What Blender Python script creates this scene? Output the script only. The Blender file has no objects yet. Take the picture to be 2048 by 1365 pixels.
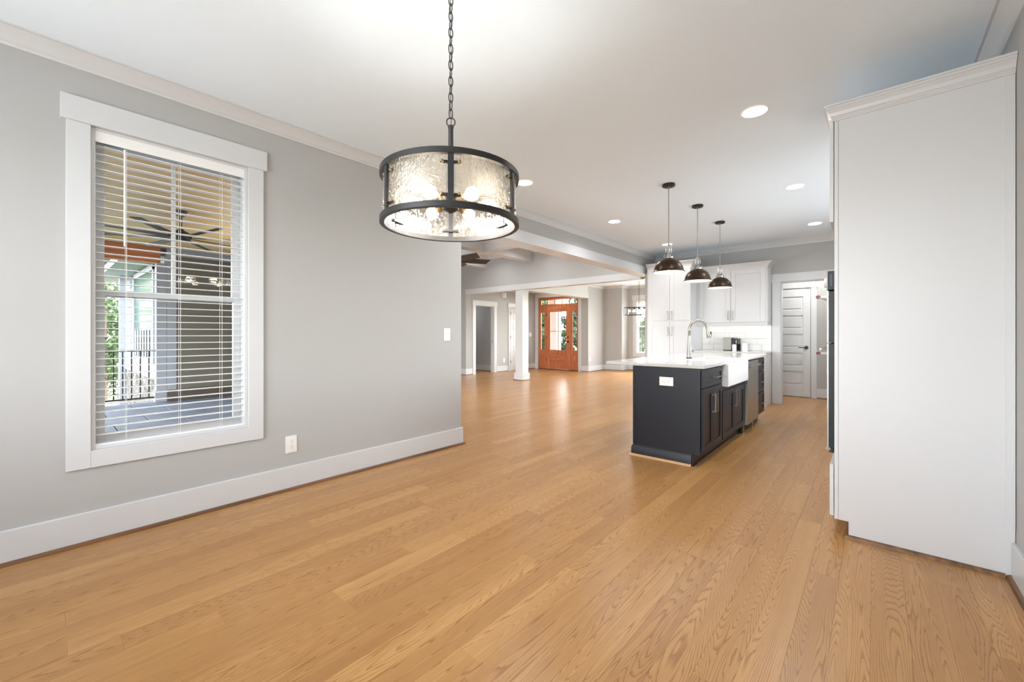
import bpy, bmesh, math, random
from mathutils import Vector, Matrix
random.seed(7)
R = math.radians
C = bpy.context.scene.collection
SC = bpy.context.scene

# ------------------------------------------------------------------ camera, world, sun, area lights, exposure
H = 1.2
cam = bpy.data.cameras.new('camera'); co = bpy.data.objects.new('camera', cam); C.objects.link(co)
co.location = (0, 0, H); co.rotation_euler = (R(90), 0, R(41.105))
cam.sensor_width = 36; cam.lens = 829.8 / 2048 * 36; cam.shift_y = -14 / 2048
cam.clip_start = 0.02; cam.clip_end = 300
SC.camera = co

w = bpy.data.worlds.new('sky'); SC.world = w; w.use_nodes = True
wn = w.node_tree; bg = wn.nodes['Background']
sky = wn.nodes.new('ShaderNodeTexSky')
sky.sky_type = 'NISHITA'; sky.sun_disc = False; sky.sun_elevation = R(48); sky.sun_rotation = R(20)
sky.altitude = 200; sky.air_density = 1.0; sky.dust_density = 2.0; sky.ozone_density = 1.0
hs = wn.nodes.new('ShaderNodeHueSaturation'); hs.inputs['Saturation'].default_value = 0.2
wn.links.new(sky.outputs[0], hs.inputs['Color']); wn.links.new(hs.outputs[0], bg.inputs[0]); bg.inputs[1].default_value = 1.95

sun = bpy.data.lights.new('sun', 'SUN'); so = bpy.data.objects.new('sun', sun); C.objects.link(so)
sun.energy = 3.0; sun.angle = R(0.6); sun.color = (1.0, 0.95, 0.86)
so.rotation_euler = Vector((-0.52, -0.50, -0.69)).to_track_quat('-Z', 'Y').to_euler()

def area(loc, direction, sx, sy, power, col=(1, 1, 1), name='area_light', spread=180):
    l = bpy.data.lights.new(name, 'AREA'); l.shape = 'RECTANGLE'; l.size = sx; l.size_y = sy
    l.energy = power; l.color = col; l.spread = R(spread)
    o = bpy.data.objects.new(name, l); C.objects.link(o); o.location = loc
    o.rotation_euler = Vector(direction).to_track_quat('-Z', 'Y').to_euler()
    return o
FILL = (0.985, 0.985, 0.98); XR_ = 0.522
area((-1.45, -2.60, 1.30), (0, 1, 2.0), 2.7, 1.2, 122, FILL, 'fill_light_back')  # added fill aimed up at the ceiling through an invented back window
area((XR_ + 0.3, -0.95, 1.5), (-1, 0.1, 0.25), 0.6, 1.1, 4, FILL, 'fill_light_nook')  # added fill through an invented window in the right wall
area((0.522 + 0.62, 5.75, 1.35), (-1, 0, 2.6), 2.4, 0.9, 48, FILL, 'fill_light_kitchen')  # added fill to lift the kitchen ceiling; its window is invented
area((-6.4, 2.90, 1.2), (0, 1, 1.1), 3.2, 2.0, 56, FILL, 'fill_light_living')  # added fill for the living room at an unseen opening
area((-3.8, 13.25, 1.4), (-0.1, -1, 0.5), 2.0, 1.7, 84, (0.93, 0.97, 1.0), 'fill_light_dining')  # added fill for the dining room, outside an unseen wall opening
SC.view_settings.view_transform = 'Standard'
SC.view_settings.look = 'None'
SC.view_settings.gamma = 1.0
SC.view_settings.use_curve_mapping = False
SC.view_settings.exposure = 0.77
SC.cycles.use_denoising = True
SC.cycles.max_bounces = 10; SC.cycles.diffuse_bounces = 6; SC.cycles.glossy_bounces = 4
SC.cycles.transmission_bounces = 6; SC.cycles.transparent_max_bounces = 24
SC.cycles.caustics_reflective = False; SC.cycles.caustics_refractive = False
SC.cycles.sample_clamp_indirect = 6.0

# ------------------------------------------------------------------ materials
def s2l(c):
    return tuple(((v / 255) / 12.92 if v <= 10 else (((v / 255) + 0.055) / 1.055) ** 2.4) for v in c) + (1,)
class M:
    def __init__(s, name):
        s.m = bpy.data.materials.new(name); s.m.use_nodes = True
        s.t = s.m.node_tree; s.b = s.t.nodes['Principled BSDF']; s.out = s.t.nodes['Material Output']
    def n(s, kind, **kw):
        x = s.t.nodes.new(kind)
        for k, v in kw.items():
            if k.startswith('_'): setattr(x, k[1:], v)
            else: x.inputs[k.replace('__', ' ')].default_value = v
        return x
    def l(s, a, b): s.t.links.new(a, b)
    def coord(s, scale, kind='Object'):
        if kind == 'World': src = s.n('ShaderNodeNewGeometry').outputs['Position']
        else: src = s.n('ShaderNodeTexCoord').outputs[kind]
        mp = s.n('ShaderNodeMapping'); mp.inputs['Scale'].default_value = scale
        s.l(src, mp.inputs[0]); return mp.outputs[0]
    def bump(s, h, strength, dist=0.01):
        b = s.n('ShaderNodeBump'); b.inputs['Strength'].default_value = strength; b.inputs['Distance'].default_value = dist
        s.l(h, b.inputs['Height']); s.l(b.outputs[0], s.b.inputs['Normal']); return b
MAT = {}
def simple(name, col, rough=0.5, metal=0.0, bump=0, bscale=200, var=0.03, vscale=3.0, spec=0.5, coat=0):
    m = M(name); c = s2l(col)
    m.b.inputs['Roughness'].default_value = rough; m.b.inputs['Metallic'].default_value = metal
    m.b.inputs['Specular IOR Level'].default_value = spec
    m.b.inputs['Coat Weight'].default_value = coat
    v = m.coord((vscale,) * 3, 'World')
    nz = m.n('ShaderNodeTexNoise', Scale=1.0, Detail=3.0); m.l(v, nz.inputs['Vector'])
    mx = m.n('ShaderNodeMix', _data_type='RGBA'); m.l(nz.outputs[0], mx.inputs[0])
    mx.inputs[6].default_value = tuple(min(1, k * (1 - var)) for k in c[:3]) + (1,)
    mx.inputs[7].default_value = tuple(min(1, k * (1 + var)) for k in c[:3]) + (1,)
    m.l(mx.outputs[2], m.b.inputs['Base Color'])
    if bump:
        v2 = m.coord((bscale,) * 3, 'World'); n2 = m.n('ShaderNodeTexNoise', Scale=1.0, Detail=2.0); m.l(v2, n2.inputs['Vector'])
        m.bump(n2.outputs[0], bump, 0.002)
    MAT[name] = m.m; return m
simple('wall_paint', (180, 180, 179), 0.75, bump=0.12, bscale=220, var=0.01, spec=0.3)
simple('ceiling_paint', (232, 243, 252), 0.9, bump=0.08, bscale=160, var=0.01, spec=0.2)
simple('white_trim', (209, 211, 213), 0.32, var=0.008)
simple('white_cabinet', (211, 212, 214), 0.38, var=0.008)
simple('white_plastic', (235, 235, 233), 0.35, var=0.01)
simple('blind_white', (240, 240, 240), 0.42, var=0.01)
simple('navy_paint', (25, 28, 37), 0.38, var=0.05, spec=0.4)
simple('black_metal', (38, 38, 40), 0.45, metal=0.3, var=0.1, vscale=20)
simple('lamp_black', (52, 51, 52), 0.42, metal=0.4, var=0.1, vscale=20)
simple('bronze', (66, 52, 40), 0.36, metal=0.85, var=0.25, vscale=14)
simple('door_bronze', (40, 32, 28), 0.4, metal=0.6, var=0.1, vscale=20)
simple('shade_white', (245, 244, 240), 0.5, var=0.01)
simple('chrome', (200, 198, 194), 0.12, metal=1.0, var=0.02)
simple('porcelain', (242, 242, 241), 0.12, var=0.01, coat=0.5)
simple('black_glass', (14, 16, 18), 0.06, var=0.1)
simple('oven_side', (26, 36, 42), 0.42, spec=0.3, metal=0.0, var=0.3, vscale=18)
simple('black_plastic', (22, 22, 22), 0.4, var=0.1)
simple('brass', (150, 125, 80), 0.35, metal=0.9, var=0.1, vscale=30)
simple('red_cap', (170, 44, 50), 0.5, var=0.06, vscale=40)
simple('grey_siding', (112, 109, 99), 0.7, var=0.03)
simple('white_siding', (158, 164, 174), 0.6, var=0.02)
simple('blade_dark', (50, 42, 38), 0.4, var=0.1, vscale=12)
simple('dark_slot', (40, 38, 36), 0.6, var=0.05)
simple('lawn_soil', (138, 134, 116), 0.95, var=0.25, vscale=2.5)
simple('pink_post', (228, 186, 176), 0.6, var=0.05)
simple('bark', (92, 78, 66), 0.9, bump=0.6, bscale=40, var=0.2, vscale=20)

def brushed(name, col, rough, scale, metal=1.0):
    m = M(name); m.b.inputs['Metallic'].default_value = metal; m.b.inputs['Base Color'].default_value = s2l(col)
    v = m.coord(scale, 'World'); nz = m.n('ShaderNodeTexNoise', Scale=1.0, Detail=4.0); m.l(v, nz.inputs['Vector'])
    r = m.n('ShaderNodeMapRange'); r.inputs[3].default_value = rough * 0.75; r.inputs[4].default_value = rough * 1.3
    m.l(nz.outputs[0], r.inputs[0]); m.l(r.outputs[0], m.b.inputs['Roughness']); m.bump(nz.outputs[0], 0.08, 0.001)
    MAT[name] = m.m
brushed('brushed_nickel', (168, 164, 156), 0.28, (300, 300, 12))
brushed('stainless', (176, 172, 166), 0.3, (20, 20, 500))

def wood_floor():
    m = M('oak_floor')
    pos = m.n('ShaderNodeNewGeometry').outputs['Position']
    at = m.n('ShaderNodeAttribute', _attribute_name='tone')
    sep = m.n('ShaderNodeSeparateXYZ'); m.l(pos, sep.inputs[0])
    def math_(op, a, b):
        x = m.n('ShaderNodeMath', _operation=op)
        for i, q in enumerate((a, b)):
            if isinstance(q, (int, float)): x.inputs[i].default_value = q
            elif q is not None: m.l(q, x.inputs[i])
        return x.outputs[0]
    off = math_('MULTIPLY', at.outputs['Fac'], 137.0)
    def vec(sx, sy, o=1.0):
        cb = m.n('ShaderNodeCombineXYZ')
        m.l(math_('ADD', math_('MULTIPLY', sep.outputs[0], sx), off), cb.inputs[0])
        m.l(math_('ADD', math_('MULTIPLY', sep.outputs[1], sy), math_('MULTIPLY', off, o)), cb.inputs[1])
        return cb.outputs[0]
    # cathedral grain: contour lines of a stretched smooth field
    f1 = m.n('ShaderNodeTexNoise', Scale=1.0, Detail=1.2, Roughness=0.5); m.l(vec(8.0, 0.42, 0.7), f1.inputs['Vector'])
    f2 = m.n('ShaderNodeTexNoise', Scale=1.0, Detail=2.0); m.l(vec(70, 4, 0.3), f2.inputs['Vector'])
    fld = math_('ADD', math_('MULTIPLY', f1.outputs[0], 66.0), math_('MULTIPLY', f2.outputs[0], 1.3))
    saw = math_('FRACT', fld, None)
    rng = m.n('ShaderNodeMapRange', _interpolation_type='SMOOTHSTEP'); rng.inputs[1].default_value = 0.55; rng.inputs[2].default_value = 1.0
    m.l(saw, rng.inputs[0])
    lines = rng.outputs[0]
    # fibres, pores
    f3 = m.n('ShaderNodeTexNoise', Scale=1.0, Detail=3.0, Roughness=0.7); m.l(vec(330, 8, 0.5), f3.inputs['Vector'])
    pr_ = m.n('ShaderNodeMapRange'); pr_.inputs[1].default_value = 0.52; pr_.inputs[2].default_value = 0.72; m.l(f3.outputs[0], pr_.inputs[0])
    f4 = m.n('ShaderNodeTexNoise', Scale=1.0, Detail=2.0); m.l(vec(13.0, 0.9, 0.9), f4.inputs['Vector'])
    # base by plank tone
    cr = m.n('ShaderNodeValToRGB'); e = cr.color_ramp.elements
    e[0].position = 0.0; e[0].color = s2l((140, 99, 57)); e[1].position = 1.0; e[1].color = s2l((198, 154, 100))
    q = e.new(0.12); q.color = s2l((162, 117, 68)); q = e.new(0.62); q.color = s2l((181, 136, 83))
    tone = math_('ADD', math_('ADD', 0.08, math_('MULTIPLY', at.outputs['Fac'], 0.46)), math_('MULTIPLY', math_('SUBTRACT', f4.outputs[0], 0.22), 0.75)); m.l(tone, cr.inputs[0])
    mx = m.n('ShaderNodeMix', _data_type='RGBA', _blend_type='MULTIPLY')
    m.l(math_('MULTIPLY', lines, 0.76), mx.inputs[0]); m.l(cr.outputs[0], mx.inputs[6]); mx.inputs[7].default_value = (0.56, 0.42, 0.28, 1)
    mx2 = m.n('ShaderNodeMix', _data_type='RGBA', _blend_type='MULTIPLY')
    m.l(math_('MULTIPLY', pr_.outputs[0], 0.5), mx2.inputs[0]); m.l(mx.outputs[2], mx2.inputs[6]); mx2.inputs[7].default_value = (0.62, 0.48, 0.34, 1)
    m.l(mx2.outputs[2], m.b.inputs['Base Color'])
    m.b.inputs['Specular IOR Level'].default_value = 0.42
    ro = m.n('ShaderNodeMapRange'); ro.inputs[3].default_value = 0.25; ro.inputs[4].default_value = 0.36; m.l(f3.outputs[0], ro.inputs[0])
    m.l(ro.outputs[0], m.b.inputs['Roughness'])
    m.bump(math_('SUBTRACT', 1.0, math_('MULTIPLY', pr_.outputs[0], 0.5)), 0.12, 0.001)
    MAT['oak_floor'] = m.m
wood_floor()
def wood(name, c1, c2, axis='z', rough=0.4, scale=1.0):
    m = M(name)
    s = {'x': (2, 26, 26), 'y': (26, 2, 26), 'z': (26, 26, 2)}[axis]
    v = m.coord(tuple(k * scale for k in s), 'World')
    nz = m.n('ShaderNodeTexNoise', Scale=1.0, Detail=5.0, Distortion=0.6); m.l(v, nz.inputs['Vector'])
    cr = m.n('ShaderNodeValToRGB'); e = cr.color_ramp.elements
    e[0].position = 0.3; e[0].color = s2l(c1); e[1].position = 0.72; e[1].color = s2l(c2)
    m.l(nz.outputs[0], cr.inputs[0]); m.l(cr.outputs[0], m.b.inputs['Base Color'])
    m.b.inputs['Roughness'].default_value = rough; m.bump(nz.outputs[0], 0.1, 0.002)
    MAT[name] = m.m
wood('door_wood', (164, 88, 50), (208, 128, 80), 'z', 0.38)
wood('door_wood_cross', (164, 88, 50), (208, 128, 80), 'x', 0.38)
wood('shoe_wood', (84, 56, 32), (142, 98, 60), 'y', 0.45)
wood('shoe_light', (176, 134, 88), (214, 172, 122), 'x', 0.5)
wood('beam_wood', (176, 98, 56), (214, 138, 88), 'y', 0.55)
wood('porch_board', (232, 192, 132), (250, 220, 166), 'y', 0.5)
wood('stain_door', (118, 72, 44), (160, 104, 64), 'z', 0.45)

def quartz():
    m = M('quartz'); v = m.coord((3, 3, 3), 'World')
    nz = m.n('ShaderNodeTexNoise', Scale=1.0, Detail=6.0, Distortion=1.2); m.l(v, nz.inputs['Vector'])
    cr = m.n('ShaderNodeValToRGB'); e = cr.color_ramp.elements
    e[0].position = 0.35; e[0].color = s2l((196, 195, 193)); e[1].position = 0.6; e[1].color = s2l((204, 203, 202))
    m.l(nz.outputs[0], cr.inputs[0]); m.l(cr.outputs[0], m.b.inputs['Base Color']); m.b.inputs['Roughness'].default_value = 0.12
    MAT['quartz'] = m.m
quartz()
def slate():
    m = M('slate'); v = m.coord((2.2, 2.2, 2.2), 'World')
    nz = m.n('ShaderNodeTexNoise', Scale=1.0, Detail=6.0); m.l(v, nz.inputs['Vector'])
    cr = m.n('ShaderNodeValToRGB'); e = cr.color_ramp.elements
    e[0].position = 0.3; e[0].color = s2l((92, 103, 124)); e[1].position = 0.7; e[1].color = s2l((124, 134, 154))
    m.l(nz.outputs[0], cr.inputs[0]); m.l(cr.outputs[0], m.b.inputs['Base Color']); m.b.inputs['Roughness'].default_value = 0.55
    m.bump(nz.outputs[0], 0.3, 0.01); MAT['slate'] = m.m
slate()
def stone():
    m = M('stone'); v = m.coord((7, 7, 12), 'World')
    vo = m.n('ShaderNodeTexVoronoi', Scale=1.0); m.l(v, vo.inputs['Vector'])
    cr = m.n('ShaderNodeValToRGB'); e = cr.color_ramp.elements
    e[0].position = 0.1; e[0].color = s2l((132, 127, 124)); e[1].position = 0.9; e[1].color = s2l((74, 68, 66))
    sp = m.n('ShaderNodeSeparateColor'); m.l(vo.outputs['Color'], sp.inputs[0]); m.l(sp.outputs[0], cr.inputs[0])
    m.l(cr.outputs[0], m.b.inputs['Base Color']); m.b.inputs['Roughness'].default_value = 0.85
    m.bump(vo.outputs['Distance'], 0.5, 0.02); MAT['stone'] = m.m
stone()
def leaf(name, c1, c2):
    m = M(name); at = m.n('ShaderNodeAttribute', _attribute_name='tone')
    cr = m.n('ShaderNodeValToRGB'); e = cr.color_ramp.elements
    e[0].color = s2l(c1); e[1].color = s2l(c2)
    m.l(at.outputs['Fac'], cr.inputs[0]); m.l(cr.outputs[0], m.b.inputs['Base Color']); m.b.inputs['Roughness'].default_value = 0.6
    tr = m.n('ShaderNodeBsdfTranslucent'); m.l(cr.outputs[0], tr.inputs[0])
    ms = m.n('ShaderNodeMixShader'); ms.inputs[0].default_value = 0.35
    m.l(m.b.outputs[0], ms.inputs[1]); m.l(tr.outputs[0], ms.inputs[2]); m.l(ms.outputs[0], m.out.inputs[0]); MAT[name] = m.m
leaf('leaf_green', (34, 54, 30), (98, 122, 78))
leaf('leaf_dark', (28, 46, 34), (82, 108, 84))
leaf('grass_green', (66, 112, 36), (110, 156, 62))
leaf('shrub_grey', (66, 58, 62), (118, 110, 114))
def glassy(name, tint=(1, 1, 1), refl=1.0, rough=0.0, bump=0, trans=0.0, bs=60):
    m = M(name); tp = m.n('ShaderNodeBsdfTransparent'); tp.inputs[0].default_value = tint + (1,)
    gl = m.n('ShaderNodeBsdfGlossy'); gl.inputs['Roughness'].default_value = rough
    fr = m.n('ShaderNodeFresnel'); fr.inputs[0].default_value = 1.5
    mu = m.n('ShaderNodeMath', _operation='MULTIPLY'); mu.inputs[1].default_value = refl; m.l(fr.outputs[0], mu.inputs[0])
    ms = m.n('ShaderNodeMixShader'); m.l(mu.outputs[0], ms.inputs[0]); m.l(tp.outputs[0], ms.inputs[1]); m.l(gl.outputs[0], ms.inputs[2])
    last = ms
    if bump:
        v = m.coord((bs, bs, bs * 0.6), 'World'); nz = m.n('ShaderNodeTexNoise', Scale=1.0, Detail=3.0, Distortion=1.5); m.l(v, nz.inputs['Vector'])
        bp = m.n('ShaderNodeBump'); bp.inputs['Strength'].default_value = bump; bp.inputs['Distance'].default_value = 0.006
        m.l(nz.outputs[0], bp.inputs['Height'])
        m.l(bp.outputs[0], gl.inputs['Normal']); m.l(bp.outputs[0], fr.inputs['Normal'])
        cr = m.n('ShaderNodeMapRange'); cr.inputs[1].default_value = 0.25; cr.inputs[2].default_value = 0.75; cr.inputs[3].default_value = trans * 0.4; cr.inputs[4].default_value = trans * 1.6
        m.l(nz.outputs[0], cr.inputs[0])
        tl = m.n('ShaderNodeBsdfTranslucent'); tl.inputs[0].default_value = (1, 0.93, 0.82, 1)
        m.l(bp.outputs[0], tl.inputs['Normal'])
        m2 = m.n('ShaderNodeMixShader'); m.l(cr.outputs[0], m2.inputs[0]); m.l(ms.outputs[0], m2.inputs[1]); m.l(tl.outputs[0], m2.inputs[2]); last = m2
    m.l(last.outputs[0], m.out.inputs[0]); MAT[name] = m.m
glassy('window_glass', (0.98, 0.99, 0.99), 0.42)
glassy('door_glass', (0.96, 0.98, 0.97), 0.5)
glassy('water_glass', (0.97, 0.94, 0.89), 1.5, 0.10, 0.9, 0.021, 55)
glassy('clear_glass', (0.96, 0.96, 0.95), 1.6)
def emit(name, col, strength):
    m = M(name); m.b.inputs['Base Color'].default_value = (0.9, 0.9, 0.88, 1)
    m.b.inputs['Emission Color'].default_value = tuple(col) + (1,); m.b.inputs['Emission Strength'].default_value = strength; MAT[name] = m.m
emit('bulb_glow', (1.0, 0.84, 0.60), 14.0)
emit('led_disc', (1.0, 0.98, 0.95), 9.0)
emit('pendant_bulb', (1.0, 0.95, 0.86), 10.0)
emit('strip_led', (1.0, 0.98, 0.94), 5.0)
emit('dining_bulb', (1.0, 0.85, 0.65), 14.0)

# ------------------------------------------------------------------ builders
ORG = {}
def org(o): return ORG.get(o.name, Vector((0, 0, 0))) if o else Vector((0, 0, 0))
def tag(o, label=None, cat=None, group=None, kind=None):
    if label: o['label'] = label
    if cat: o['category'] = cat
    if group: o['group'] = group
    if kind: o['kind'] = kind
    return o
def thing(name, loc, label, cat, group=None):
    o = bpy.data.objects.new(name, None); C.objects.link(o); o.location = loc; o.empty_display_size = 0.1
    ORG[o.name] = Vector(loc); return tag(o, label, cat, group)
class MB:
    def __init__(s): s.bm = bmesh.new(); s.tl = None
    def box(s, x0, x1, y0, y1, z0, z1):
        x0, x1 = sorted((x0, x1)); y0, y1 = sorted((y0, y1)); z0, z1 = sorted((z0, z1))
        v = [s.bm.verts.new(p) for p in ((x0,y0,z0),(x1,y0,z0),(x1,y1,z0),(x0,y1,z0),(x0,y0,z1),(x1,y0,z1),(x1,y1,z1),(x0,y1,z1))]
        for f in ((3,2,1,0),(4,5,6,7),(0,1,5,4),(1,2,6,5),(2,3,7,6),(3,0,4,7)): s.bm.faces.new([v[i] for i in f])
        return s
    def ring(s, pts): return [s.bm.verts.new(p) for p in pts]
    def bridge(s, a, b, closed=True):
        n = len(a)
        for i in range(n if closed else n - 1):
            j = (i + 1) % n
            s.bm.faces.new((a[i], a[j], b[j], b[i]))
    def lathe(s, prof, c, seg=24, axis='z', cap0=True, cap1=True):
        rings = []
        for r, h in prof:
            pts = []
            for k in range(seg):
                a = 2 * math.pi * k / seg; u, v = r * math.cos(a), r * math.sin(a)
                p = {'z': (u, v, h), 'x': (h, u, v), 'y': (v, h, u)}[axis]
                pts.append((c[0] + p[0], c[1] + p[1], c[2] + p[2]))
            rings.append(s.ring(pts))
        for a, b in zip(rings, rings[1:]): s.bridge(a, b)
        if cap0: s.bm.faces.new(list(reversed(rings[0])))
        if cap1: s.bm.faces.new(rings[-1])
        return s
    def tube(s, pts, r, seg=10, closed=False, caps=True):
        pts = [Vector(p) for p in pts]; n = len(pts); rings = []
        rr = r if isinstance(r, (list, tuple)) else [r] * n
        prev = None
        for i, p in enumerate(pts):
            if closed: t = (pts[(i + 1) % n] - pts[i - 1]).normalized()
            else: t = (pts[min(i + 1, n - 1)] - pts[max(i - 1, 0)]).normalized()
            if prev is None:
                up = Vector((0, 0, 1)) if abs(t.z) < 0.9 else Vector((1, 0, 0))
                u = t.cross(up).normalized()
            else: u = (prev - t * prev.dot(t)).normalized()
            v = t.cross(u); prev = u
            rings.append(s.ring([p + (u * math.cos(2 * math.pi * k / seg) + v * math.sin(2 * math.pi * k / seg)) * rr[i] for k in range(seg)]))
        for a, b in zip(rings, rings[1:]): s.bridge(a, b)
        if closed: s.bridge(rings[-1], rings[0])
        elif caps: s.bm.faces.new(list(reversed(rings[0]))); s.bm.faces.new(rings[-1])
        return s
    def sphere(s, c, r, seg=16, sq=1.0):
        g = bmesh.ops.create_uvsphere(s.bm, u_segments=seg, v_segments=seg // 2 + 2, radius=r)
        for v in g['verts']: v.co = Vector((v.co.x, v.co.y, v.co.z * sq)) + Vector(c)
        return s
    def prism(s, poly, z0, z1, axis='z'):
        f = {'z': lambda u, v, h: (u, v, h), 'x': lambda u, v, h: (h, u, v), 'y': lambda u, v, h: (u, h, v)}[axis]
        a = s.ring([f(u, v, z0) for u, v in poly]); b = s.ring([f(u, v, z1) for u, v in poly])
        s.bridge(a, b); s.bm.faces.new(list(reversed(a))); s.bm.faces.new(b); return s
    def sweep(s, prof, path):
        """profile of (out, z) swept along a plan path; out is to the LEFT of travel, mitred"""
        n = len(path); rings = []
        for i, p in enumerate(path):
            p = Vector(p)
            d0 = (p - Vector(path[i - 1])).normalized() if i else None
            d1 = (Vector(path[i + 1]) - p).normalized() if i < n - 1 else None
            if d0 is None: d0 = d1
            if d1 is None: d1 = d0
            n0 = Vector((-d0.y, d0.x)); n1 = Vector((-d1.y, d1.x)); mv = n0 + n1
            mv = mv / (mv.dot(n0)) if mv.length > 1e-6 else n0
            rings.append(s.ring([(p.x + mv.x * o, p.y + mv.y * o, z) for o, z in prof]))
        for a, b in zip(rings, rings[1:]): s.bridge(a, b)
        s.bm.faces.new(list(reversed(rings[0]))); s.bm.faces.new(rings[-1]); return s
    def build(s, name, mat, parent=None, bevel=0, smooth=False, attr=None, seg=2):
        bmesh.ops.recalc_face_normals(s.bm, faces=s.bm.faces)
        me = bpy.data.meshes.new(name)
        ov = org(parent)
        if ov.length: bmesh.ops.translate(s.bm, verts=s.bm.verts, vec=-ov)
        s.bm.to_mesh(me); s.bm.free()
        me.materials.append(MAT[mat])
        if smooth:
            me.polygons.foreach_set('use_smooth', [True] * len(me.polygons))
            if smooth != 'all': me.set_sharp_from_angle(angle=R(35))
        o = bpy.data.objects.new(name, me); C.objects.link(o)
        if parent: o.parent = parent; ORG[o.name] = ov
        if bevel:
            b = o.modifiers.new('bevel', 'BEVEL'); b.width = bevel; b.segments = seg; b.limit_method = 'ANGLE'; b.angle_limit = R(40)
        if attr is not None:
            a = me.attributes.new('tone', 'FLOAT', 'FACE'); a.data.foreach_set('value', attr)
        return o
def bx(name, mat, parent, *b, bevel=0): return MB().box(*b).build(name, mat, parent, bevel)
def struct(o): o['kind'] = 'structure'; return o
TN = [0]
def trim(mb, mat='white_trim', bevel=0.002, smooth=False):
    TN[0] += 1; return struct(mb.build('trim_%d' % TN[0], mat, None, bevel, smooth))
def copy_tree(o, parent=None):
    c = o.copy(); C.objects.link(c); c.parent = parent
    for ch in list(o.children): copy_tree(ch, c)
    return c
def wall(name, axis, a0, a1, u0, u1, z0, z1, holes=(), mat='wall_paint'):
    """axis 'x': wall between x=a0..a1 running along y=u; axis 'y': between y=a0..a1 running along x=u"""
    us = sorted({u0, u1} | {h[0] for h in holes} | {h[1] for h in holes}); zs = sorted({z0, z1} | {h[2] for h in holes} | {h[3] for h in holes})
    us = [u for u in us if u0 <= u <= u1]; zs = [z for z in zs if z0 <= z <= z1]
    m = MB(); bm = m.bm
    P = (lambda a, u, z: (a, u, z)) if axis == 'x' else (lambda a, u, z: (u, a, z))
    V = {}
    def v(a, u, z):
        k = (a, u, z)
        if k not in V: V[k] = bm.verts.new(P(a, u, z))
        return V[k]
    def solid(i, j):
        if i < 0 or j < 0 or i >= len(us) - 1 or j >= len(zs) - 1: return False
        cu = (us[i] + us[i + 1]) / 2; cz = (zs[j] + zs[j + 1]) / 2
        return not any(h[0] < cu < h[1] and h[2] < cz < h[3] for h in holes)
    for i in range(len(us) - 1):
        for j in range(len(zs) - 1):
            if not solid(i, j): continue
            A, B, c, d = us[i], us[i + 1], zs[j], zs[j + 1]
            for a in (a0, a1): bm.faces.new((v(a, A, c), v(a, B, c), v(a, B, d), v(a, A, d)))
            if not solid(i - 1, j): bm.faces.new((v(a0, A, c), v(a1, A, c), v(a1, A, d), v(a0, A, d)))
            if not solid(i + 1, j): bm.faces.new((v(a0, B, c), v(a1, B, c), v(a1, B, d), v(a0, B, d)))
            if not solid(i, j - 1): bm.faces.new((v(a0, A, c), v(a1, A, c), v(a1, B, c), v(a0, B, c)))
            if not solid(i, j + 1): bm.faces.new((v(a0, A, d), v(a1, A, d), v(a1, B, d), v(a0, B, d)))
    return struct(m.build(name, mat, None))

# ------------------------------------------------------------------ dimensions
XL, XR = -3.398, 0.522       # nook side walls
YE = 3.05                    # end of the left wall
YB = 8.38                    # kitchen far wall
YF = 8.22                    # living / foyer opening wall
XF = -8.95                   # foyer left wall
YD = 11.47                   # front door wall
XC = -6.81                   # foyer right line
HC = 2.787                   # flat ceiling
HL = 3.36                    # living ceiling between the coffers
HB = 3.03                    # underside of coffer beams

# ------------------------------------------------------------------ floor of oak planks
W = 0.1185
m = MB(); m.box(XL - 0.1, XR + 0.1, -2.0, YE - 0.05, -0.12, -0.012); m.box(-9.4, XR + 0.1, YE - 0.05, YF + 0.05, -0.12, -0.012); m.box(-12.55, XR + 0.1, YF + 0.05, YD + 0.05, -0.12, -0.012); m.box(XC - 0.1, -2.5, YD + 0.05, 13.05, -0.12, -0.012)
floor = struct(m.build('floor', 'shoe_wood'))
def in_view(x, y, marg=0):
    d = -math.sin(R(41.105)) * x + math.cos(R(41.105)) * y
    if d < 0.3: return None
    r = math.cos(R(41.105)) * x + math.sin(R(41.105)) * y
    px = 1024 + 829.8 * r / d; py = 668.5 + 829.8 * H / d
    return px, py, d
regions = [  # x0,x1,y0,y1 that the planks must cover
    (XL, XR, -1.9, YE), (-9.3, XR, YE, YF), (-9.05, -1.2, YF, YD), (XC, -2.6, YD, 12.96), (-1.7, XR, YB - 0.2, 9.56), (-12.6, -9.05, YF, YD)]
def covered(x, y): return any(a - W < x < b + W and c - 0.6 < y < d + 0.6 for a, b, c, d in regions)
planks = []
nx = int((0.75 + 13.2) / W)
for i in range(nx):
    x0 = 0.70 - (i + 1) * W
    y = -2.05 + random.random() * 1.2 - 1.2
    while y < 13.2:
        L = random.choice((0.75, 0.95, 1.2, 1.45, 1.7, 2.0)) * random.uniform(0.9, 1.1)
        lo = -2.0 if x0 > XL - W else (YE if x0 > -9.3 - W else YF); hi = 9.56 if x0 > -2.0 else (12.97 if x0 > XC else YD + 0.03)
        y1 = min(y + L, hi); ya = max(y, lo)
        if y >= hi: break
        if y1 > ya + 0.02 and any(a - W < x0 + W / 2 < b + W and y1 > c - 0.1 and ya < d + 0.1 for a, b, c, d in regions):
            best = 0
            for k in range(7):
                yy = ya + (y1 - ya) * k / 6
                q = in_view(x0 + W / 2, yy)
                if q and -150 < q[0] < 2200 and q[1] < 1600:
                    if x0 < XL and yy < YE: continue
                    best = max(best, 1.0 / q[2])
            t = random.random()
            t = t * 0.12 if random.random() < 0.13 else 0.15 + 0.85 * t
            planks.append((best, x0, ya, y1, t))
        y = y + L
planks.sort(key=lambda p: -p[0])
g = 0.00015
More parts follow.
